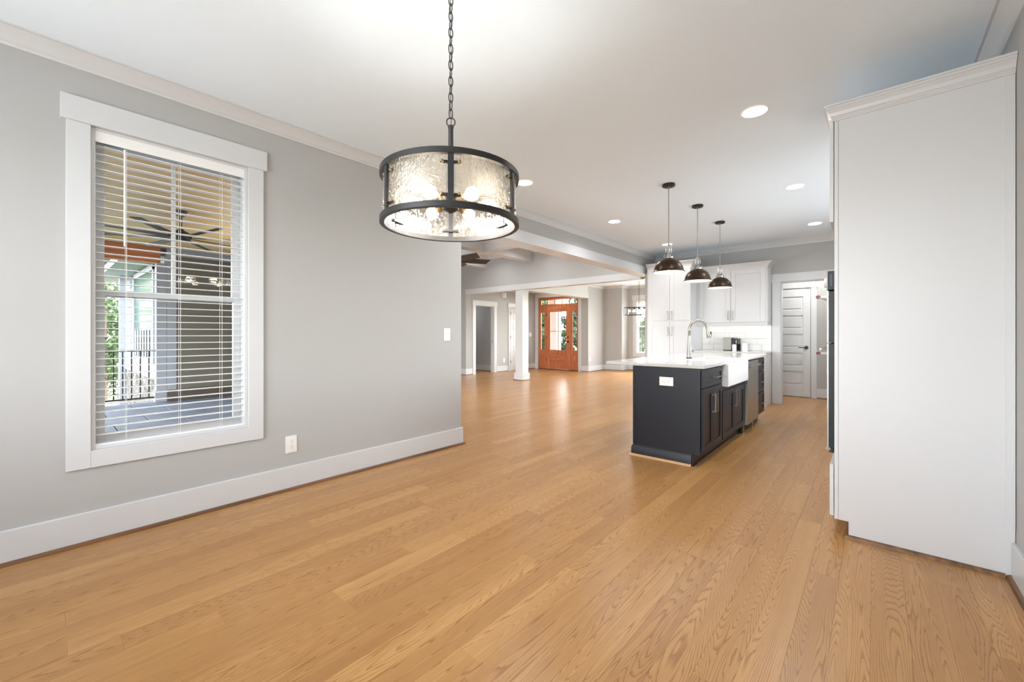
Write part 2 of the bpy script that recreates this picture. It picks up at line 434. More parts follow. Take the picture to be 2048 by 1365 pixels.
def plank_bm(m, x0, y0, y1):
    a, b, c, d = x0 + g, x0 + W - g, y0 + g, y1 - g; k = 0.0004
    bot = m.ring([(a, c, -0.012), (b, c, -0.012), (b, d, -0.012), (a, d, -0.012)])
    mid = m.ring([(a, c, -k), (b, c, -k), (b, d, -k), (a, d, -k)])
    top = m.ring([(a + k, c + k, 0), (b - k, c + k, 0), (b - k, d - k, 0), (a + k, d - k, 0)])
    m.bridge(bot, mid); m.bridge(mid, top); m.bm.faces.new(top); return 9
for _, x0, y0, y1, t in planks[:298]:
    m = MB(); n = plank_bm(m, x0, y0, y1); m.build('plank', 'oak_floor', floor, attr=[t] * n)
m = MB(); tones = []
for _, x0, y0, y1, t in planks[298:]: tones += [t] * plank_bm(m, x0, y0, y1)
m.build('plank', 'oak_floor', floor, attr=tones)['kind'] = 'stuff'

# ------------------------------------------------------------------ walls
WIN = (0.205, 1.0, 0.53, 2.40)
wall('wall_left', 'x', XL - 0.16, XL, -1.9, YE, 0, HC + 0.3, [WIN])
wall('wall_right', 'x', XR, XR + 0.14, -1.9, 9.65, 0, HC, [(-1.3, -0.6, 1.0, 2.3), (4.5, 7.0, 1.05, 2.4)])
wall('wall_back', 'y', -2.04, -1.9, XL - 0.16, XR + 0.14, 0, HC, [(-2.9, 0.0, 0.95, 2.45)])
OPN = (-1.204, -0.34, 0, 2.09)
wall('wall_kitchen', 'y', YB, YB + 0.13, XL, XR, 0, HC, [OPN])
wall('wall_pier', 'x', XL - 0.005, -3.302, 7.885, YB + 0.13, 0, 2.40)
wall('wall_living_far', 'y', YF, YF + 0.16, -9.3, XF, 0, HL)
wall('wall_living_upper', 'y', YF, YF + 0.16, XF, XL - 0.222, 2.36, HL)
wall('wall_living_near', 'y', YE - 0.14, YE, -9.42, XL - 0.16, 0, HL, [(-8.0, -4.8, 0.02, 2.4)])
wall('wall_living_side', 'x', -9.42, -9.3, YE, YF + 0.16, 0, HL)
D1 = (8.60, 9.40, 0, 2.065); D2 = (10.16, 10.97, 0, 2.055)
wall('wall_foyer', 'x', XF - 0.12, XF, YF + 0.16, YD + 0.14, 0, HC, [D1])
DR = (-8.80, -7.17, 0, 2.45)
wall('wall_front', 'y', YD, YD + 0.16, XF, XC, 0, HC, [DR])
wall('wall_bay_left', 'x', XC - 0.14, XC, YD + 0.16, 12.66, 0, HC)
wall('wall_bay_face', 'y', 12.5, 12.66, XC, -6.17, 0, HC)
wall('wall_bay_return', 'x', -6.33, -6.17, 12.66, 13.12, 0, HC)
WD = (-5.90, -5.10, 0.55, 2.32)
wall('wall_dining_far', 'y', 12.96, 13.12, -6.17, -2.6, 0, HC, [WD, (-4.9, -2.9, 0.55, 2.32)])
wall('wall_dining_right', 'x', -2.6, -2.46, YB + 0.13, 13.12, 0, HC)
wall('wall_hall', 'y', 11.0, 11.1, -12.5, XF - 0.12, 0, HC)
wall('wall_hall_side', 'y', 9.62, 9.74, -12.5, XF - 0.12, 0, HC)
wall('wall_hall_end', 'x', -12.6, -12.5, YF, 11.1, 0, HC)
wall('wall_hall_near', 'y', YF - 0.0, YF + 0.12, -12.5, -9.42, 0, HC)
wall('wall_pantry', 'y', 9.55, 9.65, -1.9, XR, 0, HC)
wall('wall_pantry_side', 'x', -2.0, -1.9, YB + 0.13, 9.65, 0, HC)
# kitchen-living beam
struct(bx('wall_beam', 'wall_paint', None, XL - 0.222, XL, YE, YB + 0.13, 2.40, HC + 0.6))
m = MB(); m.box(XL - 0.24, XL + 0.018, YE + 0.0, YF - 0.02, 2.375, 2.405); m.box(XL, XL + 0.018, YE + 0.0, 7.884, 2.40, 2.522); m.box(XL - 0.24, XL - 0.222, YE, YF - 0.02, 2.40, 2.522); trim(m)
# unseen slabs added to keep the sun out of the side windows
struct(bx('sun_block', 'white_trim', None, XR + 0.14, XR + 1.9, 3.0, 9.65, 2.66, 2.8)); struct(bx('sun_block_nook', 'white_trim', None, XR + 0.14, XR + 1.9, -2.0, 2.9, 2.66, 2.8))
# ceilings
struct(bx('ceiling', 'ceiling_paint', None, XL - 0.16, XR + 0.14, -2.04, 9.65, HC, HC + 0.12))
struct(bx('ceiling_foyer', 'ceiling_paint', None, -12.6, -2.46, YF + 0.16, 13.12, HC, HC + 0.12))
lc = struct(bx('ceiling_living', 'ceiling_paint', None, -9.42, XL - 0.2, YE - 0.14, YF + 0.16, HL, HL + 0.12))
# coffer beams (each a piece of the living ceiling)
bx_edges = []
for xc in (-8.17, -6.60, -5.03):
    bx('coffer_beam', 'white_trim', lc, xc - 0.115, xc + 0.115, YE, YF, HB, HL, bevel=0.003)
for yc in (6.60, 5.0, 3.55):
    bx('coffer_beam', 'white_trim', lc, -9.3, XL - 0.222, yc - 0.115, yc + 0.115, HB + 0.001, HL, bevel=0.003)
# crown in each coffer
CR = [(0, -0.086), (0.010, -0.086), (0.012, -0.073), (0.019, -0.068), (0.026, -0.056), (0.046, -0.030), (0.066, -0.016), (0.072, -0.010), (0.085, -0.009), (0.085, 0), (0, 0)]
def crown(path, z=HC, sc=1.0):
    trim(MB().sweep([(o * sc, z + d * sc) for o, d in CR], path), 'white_trim', 0, True)
xs = [-9.3, -8.17, -6.60, -5.03, XL - 0.222]; ys = [YE, 3.55, 5.0, 6.60, YF]
m = MB()
for i in range(4):
    for j in range(4):
        xa = xs[i] + (0 if i == 0 else 0.115); xb = xs[i + 1] - (0 if i == 3 else 0.115)
        ya = ys[j] + (0 if j == 0 else 0.115); yb = ys[j + 1] - (0 if j == 3 else 0.115)
        if xb - xa < 0.2 or yb - ya < 0.2: continue
        prof = [(o * 1.1, HL + d * 1.2) for o, d in CR]
        m.sweep(prof, [(xa, ya), (xb, ya), (xb, yb), (xa, yb), (xa, ya + 0.001)])
trim(m, 'white_trim', 0, True)
# crown mouldings (interior on the left of travel)
crown([(XL, YB), (XL, -1.9), (XR, -1.9), (XR, YB), (XL, YB + 0.0005)])
crown([(XF, YF + 0.16), (XC, YF + 0.16), (XC, YD), (XF, YD), (XF, YF + 0.161)])
crown([(-2.6, 12.96), (-6.17, 12.96), (-6.17, 12.5), (XC, 12.5), (XC, YF + 0.16), (-2.6, YF + 0.16), (-2.6, 12.96)])

# baseboards
BP = [(0, 0.0), (0.016, 0.0), (0.016, 0.178), (0.013, 0.181), (0, 0.181)]
SH = [(0.016, 0), (0.034, 0), (0.033, 0.009), (0.028, 0.016), (0.020, 0.019), (0.016, 0.019)]
def base(name, path, shoe='shoe_wood', h=1.0):
    b = struct(MB().sweep([(o, z * h) for o, z in BP], path).build(name, 'white_trim', None, 0.0015))
    MB().sweep(SH, path).build('shoe_moulding', shoe, b, smooth=True)
base('baseboard_left', [(XL - 0.12, YE), (XL, YE), (XL, -1.9)])
base('baseboard_right', [(XR, -1.9), (XR, 3.135)])
base('baseboard_living', [(XF, 8.47), (XF, YF), (-9.3, YF)][::1])
base('baseboard_foyer', [(XF, 10.05), (XF, 9.53)])
base('baseboard_foyer_far', [(-8.92, YD), (XF, YD), (XF, 11.08)])
base('baseboard_bay', [(-2.6, 12.96), (-6.17, 12.96), (-6.17, 12.5), (XC, 12.5), (XC, YD), (-7.05, YD)])
base('baseboard_pantry', [(XR, YB + 0.13), (XR, 9.55), (-0.80, 9.55)])
base('baseboard_hall', [(XF - 0.12, 9.62), (-12.5, 9.62)])

# ------------------------------------------------------------------ casings
def casing_x(X, s, y0, y1, z0, z1, w=0.088, hh=0.125, over=0.022, sill=True, t=0.018):
    """flat craftsman casing on a wall plane x=X, proud by s*t"""
    m = MB(); a, b = (X, X + s * t)
    m.box(a, b, y0 - w, y0, z0 - (w if sill else 0), z1); m.box(a, b, y1, y1 + w, z0 - (w if sill else 0), z1)
    if sill: m.box(a, b, y0, y1, z0 - w, z0)
    m.box(X, X + s * (t + 0.007), y0 - w - over, y1 + w + over, z1, z1 + hh); trim(m)
def casing_y(Y, s, x0, x1, z0, z1, w=0.088, hh=0.125, over=0.022, sill=True, t=0.018):
    m = MB(); a, b = (Y, Y + s * t)
    m.box(x0 - w, x0, a, b, z0 - (w if sill else 0), z1); m.box(x1, x1 + w, a, b, z0 - (w if sill else 0), z1)
    if sill: m.box(x0, x1, a, b, z0 - w, z0)
    m.box(x0 - w - over, x1 + w + over, Y, Y + s * (t + 0.007), z1, z1 + hh); trim(m)
def jamb(axis, a0, a1, u0, u1, z1, t=0.018, z0=0.0, bottom=False):
    m = MB()
    def q(ua, ub, za, zb):
        m.box(a0, a1, ua, ub, za, zb) if axis == 'x' else m.box(ua, ub, a0, a1, za, zb)
    q(u0, u0 + t, z0, z1); q(u1 - t, u1, z0, z1); q(u0 + t, u1 - t, z1 - t, z1)
    if bottom: q(u0 + t, u1 - t, z0, z0 + t)
    trim(m)
casing_x(XL, 1, WIN[0], WIN[1], WIN[2], WIN[3], w=0.098, hh=0.14)
casing_y(YB, -1, OPN[0], OPN[1], 0, OPN[3], w=0.125, hh=0.14, over=0.012, sill=False)
jamb('y', YB, YB + 0.13, OPN[0], OPN[1], OPN[3], 0.014)
casing_x(XF, 1, D1[0], D1[1], 0, D1[3], w=0.115, hh=0.145, over=0.02, sill=False)
jamb('x', XF - 0.12, XF, D1[0], D1[1], D1[3])
casing_x(XF, 1, D2[0], D2[1], 0, D2[3], w=0.09, hh=0.14, sill=False)
casing_y(YD, -1, DR[0], DR[1], 0, DR[3], w=0.12, hh=0.12, over=0.0, sill=False)
casing_x(XR, -1, 4.5, 7.0, 1.05, 2.4)
casing_y(-1.9, 1, -2.9, 0.0, 0.95, 2.45)
casing_y(12.96, -1, WD[0], WD[1], WD[2], WD[3], w=0.098, hh=0.15)
# living/foyer header, column and foyer/dining header
m = MB(); m.box(XF - 0.0, XL - 0.24, YF - 0.02, YF + 0.18, 2.345, 2.368); m.box(XF - 0.0, XL - 0.222, YF - 0.02, YF, 2.368, 2.49); m.box(XF, XL - 0.222, YF + 0.16, YF + 0.18, 2.368, 2.49); trim(m)
m = MB(); m.box(XC - 0.25, XC + 0.0, YF + 0.19, YD - 0.001, 2.345, HC); m.box(XC - 0.27, XC + 0.018, YF + 0.19, YD - 0.001, 2.33, 2.36); m.box(XC, XC + 0.018, YF + 0.19, YD + 0.0, 2.36, 2.49); m.box(XC - 0.27, XC - 0.25, YF + 0.19, YD - 0.0, 2.36, 2.49); trim(m)
m = MB(); m.box(XC - 0.245, XC - 0.005, YF, YF + 0.245, 0.0, 2.35)
c = struct(m.build('trim_column', 'white_trim', None, 0.003))
m = MB(); m.box(XC - 0.27, XC + 0.02, YF - 0.025, YF + 0.27, 0, 0.185); m.build('base_block', 'white_trim', c, 0.004)
m = MB(); m.box(XC - 0.288, XC + 0.038, YF - 0.043, YF + 0.288, 0, 0.018); m.build('shoe_moulding', 'shoe_wood', c, 0.005)
# pier lining under the beam

# ------------------------------------------------------------------ window with sashes, glass and blind
def window(name, axis, plane, sgn, u0, u1, z0, z1, depth=0.10, muntins=True):
    """sgn: direction from room towards outside"""
    P = (lambda m, a, b, ua, ub, za, zb: m.box(a, b, ua, ub, za, zb)) if axis == 'x' else (lambda m, a, b, ua, ub, za, zb: m.box(ua, ub, a, b, za, zb))
    m = MB(); t = 0.02
    a, b = plane + sgn * 0.002, plane + sgn * 0.155
    P(m, a, b, u0, u0 + t, z0, z1); P(m, a, b, u1 - t, u1, z0, z1); P(m, a, b, u0 + t, u1 - t, z1 - t, z1); P(m, a, b, u0 + t, u1 - t, z0, z0 + t)
    fr = struct(m.build(name, 'white_trim', None, 0.002))
    zm = 1.447
    s = 0.046
    for k, (za, zb, dd) in enumerate(((z0 + t, zm + 0.02, depth), (zm - 0.02, z1 - t, depth + 0.03))):
        p, q = plane + sgn * (dd - 0.012), plane + sgn * (dd + 0.018)
        m = MB(); ua, ub = u0 + t, u1 - t
        P(m, p, q, ua, ua + s, za, zb); P(m, p, q, ub - s, ub, za, zb); P(m, p, q, ua + s, ub - s, za, za + (s if k == 0 else 0.036)); P(m, p, q, ua + s, ub - s, zb - 0.036, zb)
        sh = m.build('sash', 'white_trim', fr, 0.002)
        m = MB(); c0 = plane + sgn * (dd + 0.002); P(m, c0, c0 + sgn * 0.004, ua + s, ub - s, za + 0.036, zb - 0.036); m.build('glass_pane', 'window_glass', sh)
        if k == 1 and muntins:
            mid = (ua + ub) / 2; m = MB(); P(m, p + sgn * 0.004, q, mid - 0.010, mid + 0.010, za + 0.036, zb - 0.036); m.build('muntin', 'white_trim', sh)
    return fr
window('window_1', 'x', XL, -1, *WIN)
window('window_2', 'y', 12.96, 1, *WD)
window('added_window_kitchen', 'x', XR, 1, 4.5, 7.0, 1.05, 2.4)  # unseen window, added to let the kitchen fill light in
window('added_window_back', 'y', -1.9, -1, -2.9, 0.0, 0.95, 2.45)  # unseen window behind the camera, added for the ceiling fill
window('added_window_nook', 'x', XR, 1, -1.3, -0.6, 1.0, 2.3)  # unseen window, added as an opening for the nook fill

def blind(axis, plane, sgn, u0, u1, z0, z1, label, cat='blind', wand=True):
    org_ = ((plane, (u0 + u1) / 2, z0) if axis == 'x' else ((u0 + u1) / 2, plane, z0))
    t = thing('window_blind', org_, label, cat)
    P = (lambda m, a, b, ua, ub, za, zb: m.box(a, b, ua, ub, za, zb)) if axis == 'x' else (lambda m, a, b, ua, ub, za, zb: m.box(ua, ub, a, b, za, zb))
    c = plane + sgn * 0.037
    m = MB(); P(m, plane + sgn * 0.004, plane + sgn * 0.010, u0 + 0.003, u1 - 0.003, z1 - 0.078, z1 - 0.004); m.build('valance', 'blind_white', t, 0.002)
    m = MB(); P(m, plane + sgn * 0.012, plane + sgn * 0.062, u0 + 0.008, u1 - 0.008, z1 - 0.058, z1 - 0.006); m.build('headrail', 'blind_white', t, 0.002)
    zb = z0 + 0.032
    n = int((z1 - 0.085 - zb) / 0.0445); first = None
    for k in range(n):
        z = zb + 0.045 + k * 0.0445
        if first is None:
            m = MB(); N = 4; A = []; B = []
            for i in range(N + 1):
                f = i / N; d = c + (f - 0.5) * 0.048; zz = z + 0.0022 * (1 - (2 * f - 1) ** 2)
                pt = (lambda u, dz: (d, u, zz + dz)) if axis == 'x' else (lambda u, dz: (u, d, zz + dz))
                A.append((pt(u0 + 0.012, 0), pt(u1 - 0.012, 0))); B.append((pt(u0 + 0.012, 0.0028), pt(u1 - 0.012, 0.0028)))
            ra = m.ring([p[0] for p in A] + [p[0] for p in reversed(B)]); rb = m.ring([p[1] for p in A] + [p[1] for p in reversed(B)])
            m.bridge(ra, rb); m.bm.faces.new(ra); m.bm.faces.new(rb)
            first = m.build('slat', 'blind_white', t, smooth=True)
        else:
            o = first.copy(); C.objects.link(o); o.parent = t; o.location = (0, 0, k * 0.0445)
    m = MB(); P(m, c - 0.026, c + 0.026, u0 + 0.012, u1 - 0.012, z0 + 0.008, z0 + 0.028); m.build('bottom_rail', 'blind_white', t, 0.003)
    for f in (0.19, 0.52, 0.81):
        u = u0 + (u1 - u0) * f
        for dd in (-0.027, 0.027):
            m = MB(); pts = [((c + dd, u, z) if axis == 'x' else (u, c + dd, z)) for z in (z0 + 0.028, z1 - 0.06)]
            m.tube(pts, 0.0011, 5).build('ladder_cord', 'blind_white', t)
    if wand:
        u = u0 + 0.14; p = plane - sgn * 0.004
        m = MB().tube([((p, u, z) if axis == 'x' else (u, p, z)) for z in (z1 - 0.67, z1 - 0.09)], 0.005, 8); m.build('tilt_wand', 'blind_white', t, smooth=True)
    return t
blind('x', XL, -1, WIN[0] + 0.004, WIN[1] - 0.004, WIN[2] + 0.0, WIN[3] - 0.003, 'white horizontal slat blind hanging open in the large left wall window')
blind('y', 12.96, 1, WD[0] + 0.022, WD[1] - 0.022, WD[2] + 0.02, WD[3] - 0.022, 'white slat blind in the far dining room window', wand=False)

# ------------------------------------------------------------------ outlets and switches
def plate(axis, plane, s, u, z, label, cat, kind, wd=0.083, ht=0.132, name='wall_outlet', group=None, horizontal=False):
    t = thing(name, ((plane, u, z) if axis == 'x' else (u, plane, z)), label, cat, group)
    def P(m, d0, d1, ua, ub, za, zb):
        if axis == 'x': m.box(plane + s * d0, plane + s * d1, ua, ub, za, zb)
        else: m.box(ua, ub, plane + s * d0, plane + s * d1, za, zb)
        return m
    if horizontal: wd, ht = ht, wd
    P(MB(), 0, 0.007, u - wd / 2, u + wd / 2, z - ht / 2, z + ht / 2).build('cover_plate', 'white_plastic', t, 0.003)
    if kind == 'outlet':
        for k in (-1, 1):
            du, dz = (k * 0.021, 0) if horizontal else (0, k * 0.021)
            rc = P(MB(), 0.007, 0.010, u + du - 0.0165, u + du + 0.0165, z + dz - 0.0165, z + dz + 0.0165).build('receptacle', 'white_plastic', t, 0.006)
            m = MB()
            for e in (-1, 1):
                if horizontal: P(m, 0.0095, 0.0104, u + du - 0.001, u + du + 0.008, z + dz + e * 0.006 - 0.001, z + dz + e * 0.006 + 0.001)
                else: P(m, 0.0095, 0.0104, u + e * 0.006 - 0.001, u + e * 0.006 + 0.001, z + dz - 0.001, z + dz + 0.008)
            if horizontal: P(m, 0.0095, 0.0104, u + du - 0.012, u + du - 0.008, z - 0.002, z + 0.002)
            else: P(m, 0.0095, 0.0104, u - 0.002, u + 0.002, z + dz - 0.012, z + dz - 0.008)
            m.build('slots', 'dark_slot', rc)
    else:
        n = int(kind)
        for k in range(n):
            uu = u + (k - (n - 1) / 2) * 0.046
            P(MB(), 0.007, 0.009, uu - 0.006, uu + 0.006, z - 0.012, z + 0.012).build('toggle_slot', 'white_plastic', t)
            P(MB(), 0.008, 0.020, uu - 0.004, uu + 0.004, z + 0.000, z + 0.009).build('toggle', 'white_plastic', t, 0.0015)
    return t
plate('x', XL, 1, 1.295, 0.348, 'white duplex outlet low on the grey left wall right of the window', 'outlet', 'outlet')
plate('x', XL, 1, 2.848, 1.194, 'white light switch near the end of the grey left wall', 'switch', '1', name='light_switch')
plate('y', YF, -1, -9.20, 1.163, 'white light switch on the grey wall beyond the left wall end', 'switch', '1', name='light_switch')
plate('x', XF, 1, 9.865, 0.36, 'white outlet low on the foyer wall between the doorway and closet door', 'outlet', 'outlet')
plate('x', XF, 1, 11.22, 1.18, 'white light switch on the foyer wall beside the wooden front door', 'switch', '2', wd=0.12, name='light_switch')
plate('x', XC, 1, 11.58, 0.40, 'white outlet low on the dining wall right of the front door', 'outlet', 'outlet')
plate('y', 3.915, -1, -1.478, 0.752, 'white horizontal outlet on the navy end panel of the island', 'outlet', 'outlet', horizontal=True)
plate('y', YB - 0.012, -1, -1.50, 1.185, 'white three gang switch plate on the white tile backsplash', 'switch', '3', wd=0.165, ht=0.125, name='light_switch')
t = thing('door_chime', (XF, 9.85, 2.44), 'small white door chime box high on the foyer wall', 'chime')
bx('cover', 'white_plastic', t, XF, XF + 0.045, 9.76, 9.93, 2.37, 2.52, bevel=0.006)
m = MB()
for k in range(4): m.box(XF + 0.0445, XF + 0.048, 9.79, 9.84, 2.395 + k * 0.028, 2.405 + k * 0.028)
m.build('grille', 'dark_slot', t)

# ------------------------------------------------------------------ chandelier
cx_, cy_ = -1.44, 1.23
zb_, zt_ = 1.683, 1.912; RO = 0.308
vd = math.atan2(-cy_, -cx_)       # towards the camera
t = thing('drum_chandelier', (cx_, cy_, HC), 'black drum chandelier with textured glass panels hanging on a chain', 'chandelier')
def band(z0, z1, ro, ri, seg=96):
    m = MB(); R_ = []
    for r, z in ((ro, z0), (ro, z1), (ri, z1), (ri, z0)):
        R_.append(m.ring([(cx_ + r * math.cos(2 * math.pi * k / seg), cy_ + r * math.sin(2 * math.pi * k / seg), z) for k in range(seg)]))
    for i in range(4): m.bridge(R_[i], R_[(i + 1) % 4])
    return m
band(zb_, zb_ + 0.024, RO, RO - 0.020).build('bottom_ring', 'lamp_black', t, 0.0012, True)
band(zt_ - 0.024, zt_, RO, RO - 0.020).build('top_ring', 'lamp_black', t, 0.0012, True)
def rot_box(m, ang, r0, r1, hw, z0, z1):
    c, s = math.cos(ang), math.sin(ang)
    P = lambda r, u, z: (cx_ + c * r - s * u, cy_ + s * r + c * u, z)
    v = [m.bm.verts.new(P(*p)) for p in ((r0,-hw,z0),(r1,-hw,z0),(r1,hw,z0),(r0,hw,z0),(r0,-hw,z1),(r1,-hw,z1),(r1,hw,z1),(r0,hw,z1))]
    for f in ((3,2,1,0),(4,5,6,7),(0,1,5,4),(1,2,6,5),(2,3,7,6),(3,0,4,7)): m.bm.faces.new([v[i] for i in f])
    return m
for k in range(6):
    a = vd + k * math.pi / 3
    b = rot_box(MB(), a, RO - 0.018, RO - 0.004, 0.0115, zb_ + 0.02, zt_ - 0.02).build('upright_bar', 'lamp_black', t, 0.001)
    for z in (zb_ + 0.052, zt_ - 0.052):
        rot_box(MB(), a, RO - 0.030, RO - 0.018, 0.040, z - 0.006, z + 0.006).build('clip', 'lamp_black', b, 0.002)
        for e in (-1, 1):
            aa = a + e * 0.034 / RO * 1.0
            c, s = math.cos(aa), math.sin(aa); r = RO - 0.010
            m = MB(); m.sphere((cx_ + c * r, cy_ + s * r, z), 0.0065, 10); m.build('glass_nut', 'brass', b, smooth='all')
    # glass panel between bars
    m = MB(); a0, a1 = a + 0.058, a + math.pi / 3 - 0.058; N = 14; ri, ro = RO - 0.018, RO - 0.014
    A = []
    for r, z in ((ro, zb_ + 0.012), (ro, zt_ - 0.012), (ri, zt_ - 0.012), (ri, zb_ + 0.012)):
        A.append(m.ring([(cx_ + r * math.cos(a0 + (a1 - a0) * i / N), cy_ + r * math.sin(a0 + (a1 - a0) * i / N), z) for i in range(N + 1)]))
    for i in range(4): m.bridge(A[i], A[(i + 1) % 4], False)
    m.bm.faces.new([A[i][0] for i in range(4)]); m.bm.faces.new([A[i][-1] for i in range(4)])
    m.build('glass_panel', 'water_glass', t, smooth=True)
# stem, hub, cross arms, sockets, bulbs
MB().lathe([(0.004, 2.142), (0.013, 2.140), (0.0135, 2.132), (0.0115, 2.126), (0.0115, 1.80), (0.0115, 1.78)], (cx_, cy_, 0), 16).build('stem', 'lamp_black', t, smooth=True)
m = MB()
rot_box(m, vd, -(RO - 0.02), RO - 0.02, 0.0065, zt_ - 0.018, zt_ - 0.008)
m.build('cross_arm', 'lamp_black', t)
MB().lathe([(0.006, 1.745), (0.014, 1.75), (0.036, 1.762), (0.040, 1.78), (0.040, 1.812), (0.028, 1.824), (0.012, 1.828)], (cx_, cy_, 0), 24).build('hub', 'lamp_black', t, smooth=True)
for k in range(6):
    a = vd + math.pi / 6 + k * math.pi / 3; c, s = math.cos(a), math.sin(a)
    P = lambda r, z: (cx_ + c * r, cy_ + s * r, z)
    arm = MB().tube([P(0.03, 1.795), P(0.075, 1.793)], 0.007, 10).build('lamp_arm', 'lamp_black', t, smooth=True)
    MB().tube([P(0.072, 1.793), P(0.078, 1.793), P(0.118, 1.790), P(0.124, 1.790)], [0.010, 0.017, 0.017, 0.014], 14).build('socket', 'brass', arm, smooth=True)
    MB().tube([P(0.122, 1.790), P(0.134, 1.789), P(0.150, 1.788), P(0.168, 1.787), P(0.188, 1.786), P(0.202, 1.785), P(0.210, 1.785)], [0.013, 0.0135, 0.021, 0.0285, 0.0285, 0.019, 0.004], 18).build('bulb', 'bulb_glow', arm, smooth='all')
    pl = bpy.data.lights.new('chandelier_lamp', 'POINT'); pl.energy = 3.2; pl.color = (1.0, 0.97, 0.93); pl.shadow_soft_size = 0.03
    po = bpy.data.objects.new('chandelier_lamp', pl); C.objects.link(po); po.location = P(0.216, 1.783)
# loop and chain
def link_pts(z, hl, hw, ang, n=18):
    pts = []
    for k in range(n):
        a = 2 * math.pi * k / n
        u = hw * math.cos(a); v = math.sin(a); v = (abs(v) ** 0.8) * (1 if v > 0 else -1) * hl
        pts.append((cx_ + u * math.cos(ang), cy_ + u * math.sin(ang), z + v))
    return pts
MB().tube(link_pts(2.157, 0.0185, 0.0185, vd + math.pi / 2, 24), 0.0028, 8, True).build('loop', 'lamp_black', t, smooth='all')
z = 2.195; k = 0
ch_end = 2.735
while z < ch_end:
    MB().tube(link_pts(z, 0.0225, 0.0098, vd + math.pi / 2 + (0.5 if k % 2 == 0 else -1.05) + random.uniform(-0.15, 0.15)), 0.0023, 7, True).build('chain_link', 'lamp_black', t, smooth='all')
    z += 0.0365; k += 1
MB().tube([(cx_ + 0.003 * math.cos(i * 1.3), cy_ + 0.003 * math.sin(i * 1.3), 2.14 + i * 0.031) for i in range(20)], 0.0016, 6).build('cord', 'lamp_black', t, smooth=True)
MB().lathe([(0.006, 2.73), (0.012, 2.742), (0.05, 2.758), (0.064, 2.766), (0.065, HC)], (cx_, cy_, 0), 32).build('canopy', 'lamp_black', t, smooth=True)

# ------------------------------------------------------------------ recessed downlights, and added lamps without fixtures
def disc_light(loc, power, size=0.13, col=(0.97, 0.98, 1.0), spread=150):
    l = bpy.data.lights.new('disc_lamp', 'AREA'); l.shape = 'DISK'; l.size = size; l.energy = power; l.color = col; l.spread = R(spread)
    o = bpy.data.objects.new('disc_lamp', l); C.objects.link(o); o.location = loc; return o
dl = thing('recessed_downlight', (-0.64, 3.36, HC), 'x', 'downlight', 'round recessed lights in the kitchen ceiling')
MB().lathe([(0.062, -0.002), (0.068, -0.006), (0.088, -0.004), (0.092, 0.0)], (-0.64, 3.36, HC), 40, cap0=False, cap1=False).build('trim_ring', 'shade_white', dl, smooth=True)
MB().lathe([(0.0, -0.0025), (0.078, -0.0025), (0.078, -0.0055), (0.0, -0.0055)][::-1], (-0.64, 3.36, HC), 40, cap0=False, cap1=False).build('lens', 'led_disc', dl, smooth=True)
DLL = {(-0.64, 3.36): 'largest glowing recessed ceiling light, near the tall white cabinet',
       (-0.64, 5.356): 'glowing recessed ceiling light right of the pendants, middle of the right row',
       (-0.64, 7.335): 'glowing recessed ceiling light nearest the pantry opening at right',
       (-2.755, 3.36): 'glowing recessed ceiling light just right of the drum chandelier',
       (-2.755, 5.35): 'glowing recessed ceiling light between the drum chandelier and the pendants',
       (-2.755, 7.335): 'small glowing recessed ceiling light behind the nearest pendant rod'}
for i, ((x, y), lab) in enumerate(DLL.items()):
    o = dl if i == 0 else copy_tree(dl)
    o.location = (x, y, HC); o['label'] = lab
    disc_light((x, y, HC - 0.008), 6.0 if y < 6 else 2.4)
for x, y, p in ((-7.9, 9.9, 5), (-7.9, 10.9, 4), (-4.7, 10.0, 6), (-0.75, 9.0, 13), (-10.5, 8.9, 6), (-10.6, 10.3, 3)):  # unseen lamps added to brighten the rooms beyond, no fixtures modelled
    disc_light((x, y, HC - 0.004), p, col=(1.0, 0.97, 0.93) if y < 9.1 and x > -2 else (0.97, 0.98, 1.0))
for x, y in ((-7.4, 4.3), (-7.4, 7.4), (-5.8, 4.3), (-5.8, 7.4), (-4.2, 5.8), (-4.2, 7.4)):  # added lamps out of view that light the living room
    disc_light((x, y, HL - 0.004), 6)

# ------------------------------------------------------------------ pendants
pd = thing('dome_pendant', (-1.64, 4.404, HC), 'x', 'pendant', 'bronze dome pendants over the island')
P0 = (-1.64, 4.404, 0)
MB().lathe([(0.0, HC - 0.026), (0.058, HC - 0.026), (0.064, HC - 0.022), (0.064, HC)], P0, 32).build('canopy', 'black_metal', pd, smooth=True)
m = MB()
for e in (-1, 1): m.lathe([(0.0, HC - 0.036), (0.005, HC - 0.034), (0.005, HC - 0.026)], (P0[0] + e * 0.03, P0[1] + e * 0.0, 0), 8)
m.build('canopy_screw', 'black_metal', pd, smooth=True)
MB().tube([(P0[0], P0[1], 2.13), (P0[0], P0[1], HC - 0.02)], 0.0045, 10).build('rod', 'brushed_nickel', pd, smooth=True)
DM = [(0.0, 2.006)]
for i in range(1, 13):
    a = i / 12 * R(84); DM.append((0.150 * math.sin(a) / math.sin(R(84)), 1.872 + 0.134 * (math.cos(a) - math.cos(R(84))) / (1 - math.cos(R(84)))))
DM += [(0.156, 1.866), (0.163, 1.856)]
inner = [(max(r - 0.003, 0), z - 0.003) for r, z in DM]
sh = MB().lathe(DM + [(0.1625, 1.853), (0.160, 1.853)], P0, 48, cap0=False, cap1=False).build('shade', 'bronze', pd, smooth=True)
MB().lathe(inner, P0, 48, cap0=False, cap1=False).build('shade_lining', 'shade_white', sh, smooth=True)
MB().lathe([(0.0, 2.003), (0.047, 2.000), (0.047, 2.016), (0.032, 2.019), (0.024, 2.022), (0.021, 2.05), (0.017, 2.052), (0.0, 2.053)], P0, 28).build('cap', 'brushed_nickel', pd, smooth=True)
